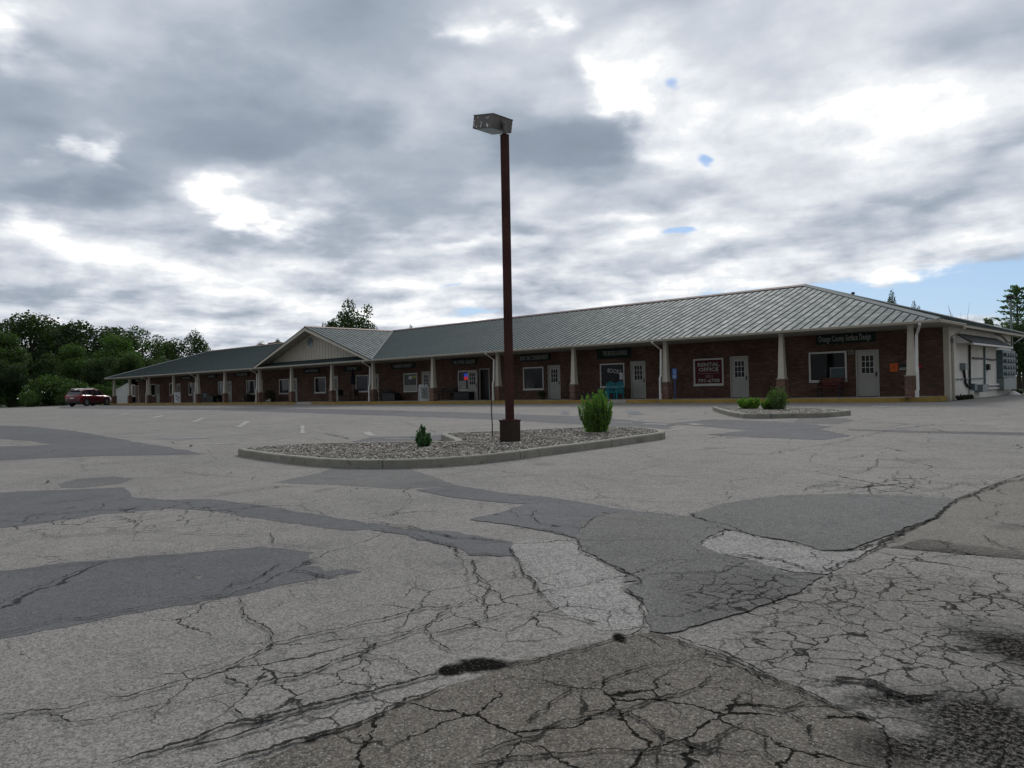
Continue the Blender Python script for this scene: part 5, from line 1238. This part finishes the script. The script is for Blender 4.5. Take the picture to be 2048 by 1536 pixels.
for u, r_ in ((539, .14), (534, .09)):
    x = on_y(u, 801, 1.1).x; tag(MB().sphere((x, 1.1, r_), r_, 10, 8).build('garden_ball', M['pvc'], smooth=True), 'larger white ball on the sidewalk below the reddish shrub' if r_ > .1 else 'smaller white ball on the sidewalk below the reddish shrub', 'ball')
# cafe set with a closed parasol
def chair(x, y, rz, mat, label, group=None):
    r = empty('patio_chair', (x, y, 0), rz, label, 'chair', group)
    MB().box(-.24, .24, -.22, .24, .43, .47).build('seat', M[mat], r, bevel=.01); MB().box(-.24, .24, .22, .26, .47, .95).build('backrest', M[mat], r, bevel=.01)
    for sx_ in (-1, 1):
        for sy_ in (-1, 1): MB().box(sx_*.21-.02, sx_*.21+.02, sy_*.2-.02, sy_*.2+.02, 0, .43).build('leg', M[mat], r)
    return r
xa = on_y(686, 795, 1.8).x; xb = on_y(706, 795, 1.8).x; xt = (xa+xb)/2
chair(xa-.1, 1.8, R(90), 'black', 'black patio chair left of the porch table with closed parasol', 'patio chairs at the parasol table'); chair(xb+.35, 1.7, R(-90), 'dark', 'dark brown patio chair right of the porch table with closed parasol', 'patio chairs at the parasol table')
r = empty('patio_table', (xt+.15, 1.9, 0), 0, 'dark round patio table under the right foot of the gable', 'table')
MB().tube([(0, 0, .70), (0, 0, .73)], .5, 20).build('table_top', M['black'], r); MB().tube([(0, 0, 0), (0, 0, .70)], .04, 8).tube([(0, 0, 0), (0, 0, .04)], .28, 16).build('pedestal', M['black'], r)
xu = on_y(706, 760, 1.9).x; r = empty('closed_parasol', (xu, 1.9, .0), 0, 'closed dark blue parasol standing on the porch left of the dark blue window', 'parasol')
MB().tube([(0, 0, 0), (0, 0, 2.6)], .022, 8).build('pole', M['steel'], r); MB().tube([(0, 0, 1.35), (0, 0, 1.6), (0, 0, 2.2), (0, 0, 2.62)], [.24, .20, .12, .03], 9).build('canopy', simple('navy_cloth', (.012, .014, .035), .9), r); MB().tube([(0, 0, 0), (0, 0, .08)], .25, 14).build('base', M['black'], r)
chair(on_y(407, 795, 1.8).x, 1.8, R(20), 'teal', 'teal patio chair in the second bay left of the gable')
# sandwich boards
def sandwich(u0, u1, v0, Y, label, dots, col_, crown=True, rz=.0):
    x0, x1 = on_y(u0, 790, Y).x, on_y(u1, 790, Y).x; h_ = on_y((u0+u1)/2, v0, Y).z+.0; w2_ = .31
    r = empty('sandwich_board', ((x0+x1)/2, Y, 0), rz, label, 'sandwich board')
    for s in (-1, 1):
        Mx = Matrix.Translation((0, s*.02, h_)) @ Matrix.Rotation(R(14)*s, 4, 'X')
        pn = MB().box(-w2_, w2_, -.012, .012, -h_*1.02, -.10, Mx)
        if crown:
            for k in (-.22, 0, .22): pn.box(k-.06, k+.06, -.012, .012, -.10, 0, Mx)
        else: pn.box(-w2_, w2_, -.012, .012, -.10, 0, Mx)
        p_ = pn.build('panel', M['signwhite'], r, bevel=.006)
        if s == 1: continue
        MB().box(-w2_+.06, w2_-.05, -.018, -.0135, -h_*.90, -.22, Mx).build('poster', M['letters'] if crown else M['signwhite'], p_)
        d_ = MB(); rs_ = random.Random(5)
        for (a, c_, q_) in dots: d_.add([Mx @ Vector((a+q_*math.cos(k*.9), -.021, c_*h_+q_*math.sin(k*.9))) for k in range(7)], [tuple(range(7))])
        d_.build('print', simple(label[:8], col_, .7), p_, fixn=False)
    return r
sandwich(836, 858, 768.5, .35, 'white sandwich board with notched top and blue-green print beside the sixth column', [(-.02, -.38, .07), (.08, -.48, .06), (-.1, -.52, .05), (.0, -.62, .07), (.12, -.70, .05), (-.12, -.74, .06), (.02, -.80, .05)], (.06, .14, .16), True, R(68))
sandwich(347, 362, 784.5, .2, 'white sandwich board with purple spots in the third bay left of the gable', [(-.08, -.35, .08), (.10, -.52, .09), (-.05, -.68, .07), (.12, -.78, .07)], (.05, .03, .14), False, R(68))

# ------------------------------------------------------------------ utilities on the side wall
def sp(u, v, X=XW): return on_x(u, v, X)
aw = empty('side_awning', (XW, 4.0, 2.2), 0, 'small shingled lean-to awning on the white side wall', 'awning'); AO3 = Vector(aw.location)
def loc_b(b, name, mat, parent, **k): b.v = [tuple(Vector(q)-Vector(parent.location)) for q in b.v]; return b.build(name, mat, parent, **k)
y0, y1 = 3.9, 11.9
loc_b(MB().prism([(XW+.005, 2.72), (1.10, 2.30), (1.10, 2.26), (XW+.005, 2.66)], 1, y0-.05, y1), 'shingles', M['shingle'], aw)
loc_b(MB().prism([(XW+.003, 2.655), (1.02, 2.265), (XW+.003, 2.265)], 1, y0, y0+.03).prism([(XW+.003, 2.655), (1.02, 2.265), (XW+.003, 2.265)], 1, y1-.06, y1-.03), 'gable_panel', M['white'], aw)
loc_b(MB().box(1.03, 1.14, y0-.03, y1, 2.17, 2.255), 'gutter', M['pvc'], aw, bevel=.01)
loc_b(MB().box(XW+.003, 1.02, y0, y1-.06, 2.24, 2.262), 'soffit', M['soffit'], aw)
# meter bank
mbk = empty('meter_bank', (XW, 11.6, .1), 0, 'large grey electric meter bank with rows of meters on the side wall', 'meter bank')
loc_b(MB().box(XW+.002, XW+.28, 11.6, 14.7, .70, 2.12), 'cabinet', M['teal'], mbk, bevel=.01)
loc_b(MB().box(XW+.002, XW+.32, 11.55, 14.5, .08, .68), 'lower_cabinet', M['steel'], mbk, bevel=.01)
for rr in range(4):
    for k in range(5):
        y = 11.95+k*.6; z = .92+rr*.32; loc_b(MB().tube([(XW+.28, y, z), (XW+.40, y, z), (XW+.42, y, z)], [.10, .10, .07], 10), 'meter', M['steel'], mbk)
def ubox(u0, u1, v0, v1, dep, label, mat='steel', name='utility_box'):
    a = sp(u0, (v0+v1)/2, XW+dep); b_ = sp(u1, (v0+v1)/2, XW+dep); z1 = sp(u0, v0, XW+dep).z; z0 = sp(u0, v1, XW+dep).z
    return loc_b(MB().box(XW+.002, XW+dep, min(a.y, b_.y), max(a.y, b_.y), z0, z1), 'box', M[mat], empty(name, (XW, a.y, z0), 0, label, 'utility box'), bevel=.008)
ubox(1931, 1937, 726, 739, .22, 'grey utility box hung on the side wall near the front corner')
ubox(1966, 1976, 769, 784, .35, 'low grey junction box on the side wall left of the white pipes')
ubox(1950, 1955, 767, 781, .25, 'dark low box next to the low grey junction box', 'teal')
ubox(1907, 1909, 676, 685, .12, 'little grey box on the side wall under the front downspout')
ubox(1979, 1982, 728, 740, .15, 'tiny dark box on the thin conduit of the side wall', 'black')
def cond(pts, r_, mat, label, name='conduit'):
    P_ = [sp(u, v, XW+r_+.01+(dx_ if len(q_) > 2 else 0)) for q_ in pts for (u, v, dx_) in [(q_ if len(q_) > 2 else (*q_, 0))]]
    return tag(MB().tube(P_, r_, 7).build(name, M[mat], None), label, name.replace('_', ' '))
cond([(1939.5, 690), (1939.5, 735), (1940, 778)], .05, 'black', 'thick black conduit down the side wall beside the grey utility box')
cond([(1969, 694), (1969.5, 745), (1970, 770)], .045, 'teal', 'dark grey conduit down the middle of the side wall')
cond([(1928, 740), (1931, 765), (1936, 773), (1940, 772)], .05, 'black', 'black curved conduit below the grey utility box', 'curved_conduit')
cond([(1946, 716), (1955, 717), (1965, 717), (1976, 718), (1985, 720), (1992, 719)], .04, 'black', 'wavy black cable across the middle of the side wall', 'cable')
cond([(1990, 668), (2005, 673), (2015, 684), (2028, 687), (2040, 679), (2047, 674)], .035, 'black', 'sagging black cable under the side eave', 'cable')
cond([(1908, 758), (1935, 758), (1968, 756)], .03, 'steel', 'thin horizontal pipe along the side wall', 'pipe')
cond([(1975, 770), (2002, 769)], .06, 'pvc', 'upper of the two white pipes between the boxes', 'white_pipe'); cond([(1975, 778), (2002, 776)], .06, 'pvc', 'lower of the two white pipes between the boxes', 'white_pipe')
cond([(1940, 779), (1940, 793)], .045, 'pvc', 'short upright white pipe at the foot of the side wall', 'white_pipe')
q = sp(2026, 783, XW+.4); tag(MB().tube([(q.x, q.y, G0), (q.x, q.y, G0+.05), (q.x, q.y, G0+.2)], [.35, .3, .06], 12).build('downpipe_splash', M['pvc']), 'white pipe foot on the ground below the meter bank', 'pipe foot')
for (yy, s_, lb) in ((3.5, .5, 'weed clump at the front foot of the side wall'), (4.6, .4, 'second weed clump along the side wall foot'), (14.9, .6, 'weed clump at the rear foot of the side wall')):
    stem_bush(Vector((XW+.25, yy, G0)), .30*s_*1.4, .5*s_, 30, 14, .07, M['potplant'], .3, lb, 'weed_clump', 'weed')

# ------------------------------------------------------------------ shed beyond the left end
q = at_t(240, 806, 103); sh = empty('garden_shed', (q.x, q.y+1, G0), R(-18), 'cream shed with grey roof beyond the left end of the porch', 'shed')
MB().box(-1.9, 1.9, -1.6, 1.6, 0, 1.95).prism([(-1.6, 1.95), (1.6, 1.95), (0, 2.85)], 0, -1.9, 1.9).build('walls', M['white'], sh)
for s in (-1, 1):
    MB().add([(-2.05, 0, 2.93), (2.05, 0, 2.93), (2.05, s*1.8, 1.88), (-2.05, s*1.8, 1.88), (-2.05, 0, 3.0), (2.05, 0, 3.0), (2.05, s*1.8, 1.95), (-2.05, s*1.8, 1.95)], [(0, 1, 2, 3), (7, 6, 5, 4), (0, 4, 5, 1), (1, 5, 6, 2), (2, 6, 7, 3), (3, 7, 4, 0)]).build('roof', M['shingle'], sh)
MB().box(.85, 1.45, -1.63, -1.601, 1.05, 1.6).build('window', M['glass'], sh); MB().box(-.7, .3, -1.62, -1.601, .05, 1.8).build('door', M['letters'], sh)

# ------------------------------------------------------------------ red car
q = on_g(181, 811.5); hdg = R(-31.5)
car = empty('parked_car', (q.x-.3, q.y, G0+.0), -hdg+R(90)-R(180), 'red SUV with silver roof rails parked before the wood at the left', 'car')
# local x = forward
car.scale = (1.06, 1.06, 1.1); car.rotation_euler = (0, 0, math.atan2(math.cos(hdg), math.sin(hdg)))
Lc, Wc = 5.0, 1.98
def loft(name, secs, mat, parent, caps=True, **k):
    """secs: list of (x, [(y,z)...]) rings"""
    n_ = len(secs[0][1]); vs = [(x, y, z) for x, rg in secs for y, z in rg]
    fs = [(i*n_+k2, i*n_+(k2+1) % n_, (i+1)*n_+(k2+1) % n_, (i+1)*n_+k2) for i in range(len(secs)-1) for k2 in range(n_)]
    if caps: fs += [tuple(range(n_)), tuple((len(secs)-1)*n_+k2 for k2 in range(n_))[::-1]]
    return MB().add(vs, fs).build(name, mat, parent, **k)
def ring(hw, z0, z1, z2):   # sill, shoulder, deck
    return [(-hw*.93, z0), (-hw, z0+.12), (-hw, (z0+z1)/2), (-hw*.985, z1), (-hw*.90, z2), (0, z2+.03), (hw*.90, z2), (hw*.985, z1), (hw, (z0+z1)/2), (hw, z0+.12), (hw*.93, z0), (0, z0-.02)]
loft('body', [(-2.50, ring(.86, .48, .86, .98)), (-2.42, ring(.94, .36, .98, 1.16)), (-2.0, ring(.98, .30, 1.02, 1.18)), (-1.0, ring(.99, .28, 1.0, 1.14)), (.2, ring(.985, .28, .97, 1.10)), (1.1, ring(.98, .28, .95, 1.10)), (1.9, ring(.96, .30, .88, 1.02)), (2.3, ring(.90, .34, .78, .90)), (2.48, ring(.74, .42, .66, .74))], M['carred'], car, smooth=True)
def ring2(hw, z0, z1, t): return [(-hw, z0), (-hw*t, z1), (-hw*t*.8, z1+.05), (hw*t*.8, z1+.05), (hw*t, z1), (hw, z0)]
loft('greenhouse', [(-2.36, ring2(.86, 1.12, 1.16, .95)), (-2.0, ring2(.90, 1.12, 1.62, .80)), (-1.2, ring2(.91, 1.10, 1.73, .77)), (-.1, ring2(.91, 1.08, 1.75, .77)), (.45, ring2(.90, 1.08, 1.66, .78)), (1.25, ring2(.86, 1.06, 1.10, .9))], M['carglass'], car)
rf_ = loft('roof_panel', [(-2.12, ring2(.74, 1.60, 1.63, .95)), (-1.2, ring2(.74, 1.72, 1.77, .95)), (-.1, ring2(.74, 1.74, 1.79, .95)), (.5, ring2(.70, 1.64, 1.68, .95))], M['carred'], car)
for s in (-1, 1):
    for xa_, xb_, za, zb_ in ((.45, 1.15, 1.68, 1.10), (-2.0, -2.32, 1.63, 1.16), (-.35, -.30, 1.74, 1.10), (-1.45, -1.55, 1.72, 1.12)):
        MB().tube([(xa_, s*.71, za), (xb_, s*.885, zb_)], .045, 6).build('pillar', M['carred'], car)
    MB().tube([(-1.9, s*.66, 1.76), (-1.8, s*.66, 1.84), (0, s*.66, 1.86), (.15, s*.66, 1.80)], .022, 6).build('roof_rail', M['chrome'], car)
    MB().box(-2.47, -2.28, s*.93-.06, s*.93+.06 if s > 0 else s*.93+.06, .92, 1.10).box(-2.50, -2.44, min(s*.6, s*.9), max(s*.6, s*.9), .93, 1.06).build('tail_light', M['taillight'], car, bevel=.01)
    MB().sphere((.75, s*1.05, 1.12), (.09, .13, .08), 8, 6).build('wing_mirror', M['carred'], car, smooth=True)
    MB().box(-1.35, 1.35, min(s*.95, s*1.0), max(s*.95, s*1.0), .24, .38).build('sill', M['black'], car)
    for xw in (-1.5, 1.5):
        MB().tube([(xw, s*.74, .37), (xw, s*.99, .37)], .37, 20).build('wheel', M['tyre'], car)
        MB().tube([(xw, s*.985, .37), (xw, s*1.0, .37)], .24, 14).build('rim', M['steel'], car)
        MB().tube([(xw, s*.90, .40), (xw, s*.993, .40)], .45, 20).build('wheel_arch', M['black'], car)
MB().box(-2.54, -2.36, -.88, .88, .32, .56).build('rear_bumper', M['black'], car, bevel=.03); MB().box(-2.56, -2.50, -.22, .22, .78, .90).build('number_plate', M['signwhite'], car)
MB().box(2.30, 2.5, -.8, .8, .34, .52).build('front_bumper', M['black'], car, bevel=.03)
MB().box(-2.22, -2.02, -.6, .6, 1.665, 1.70).build('spoiler', M['black'], car, bevel=.01)
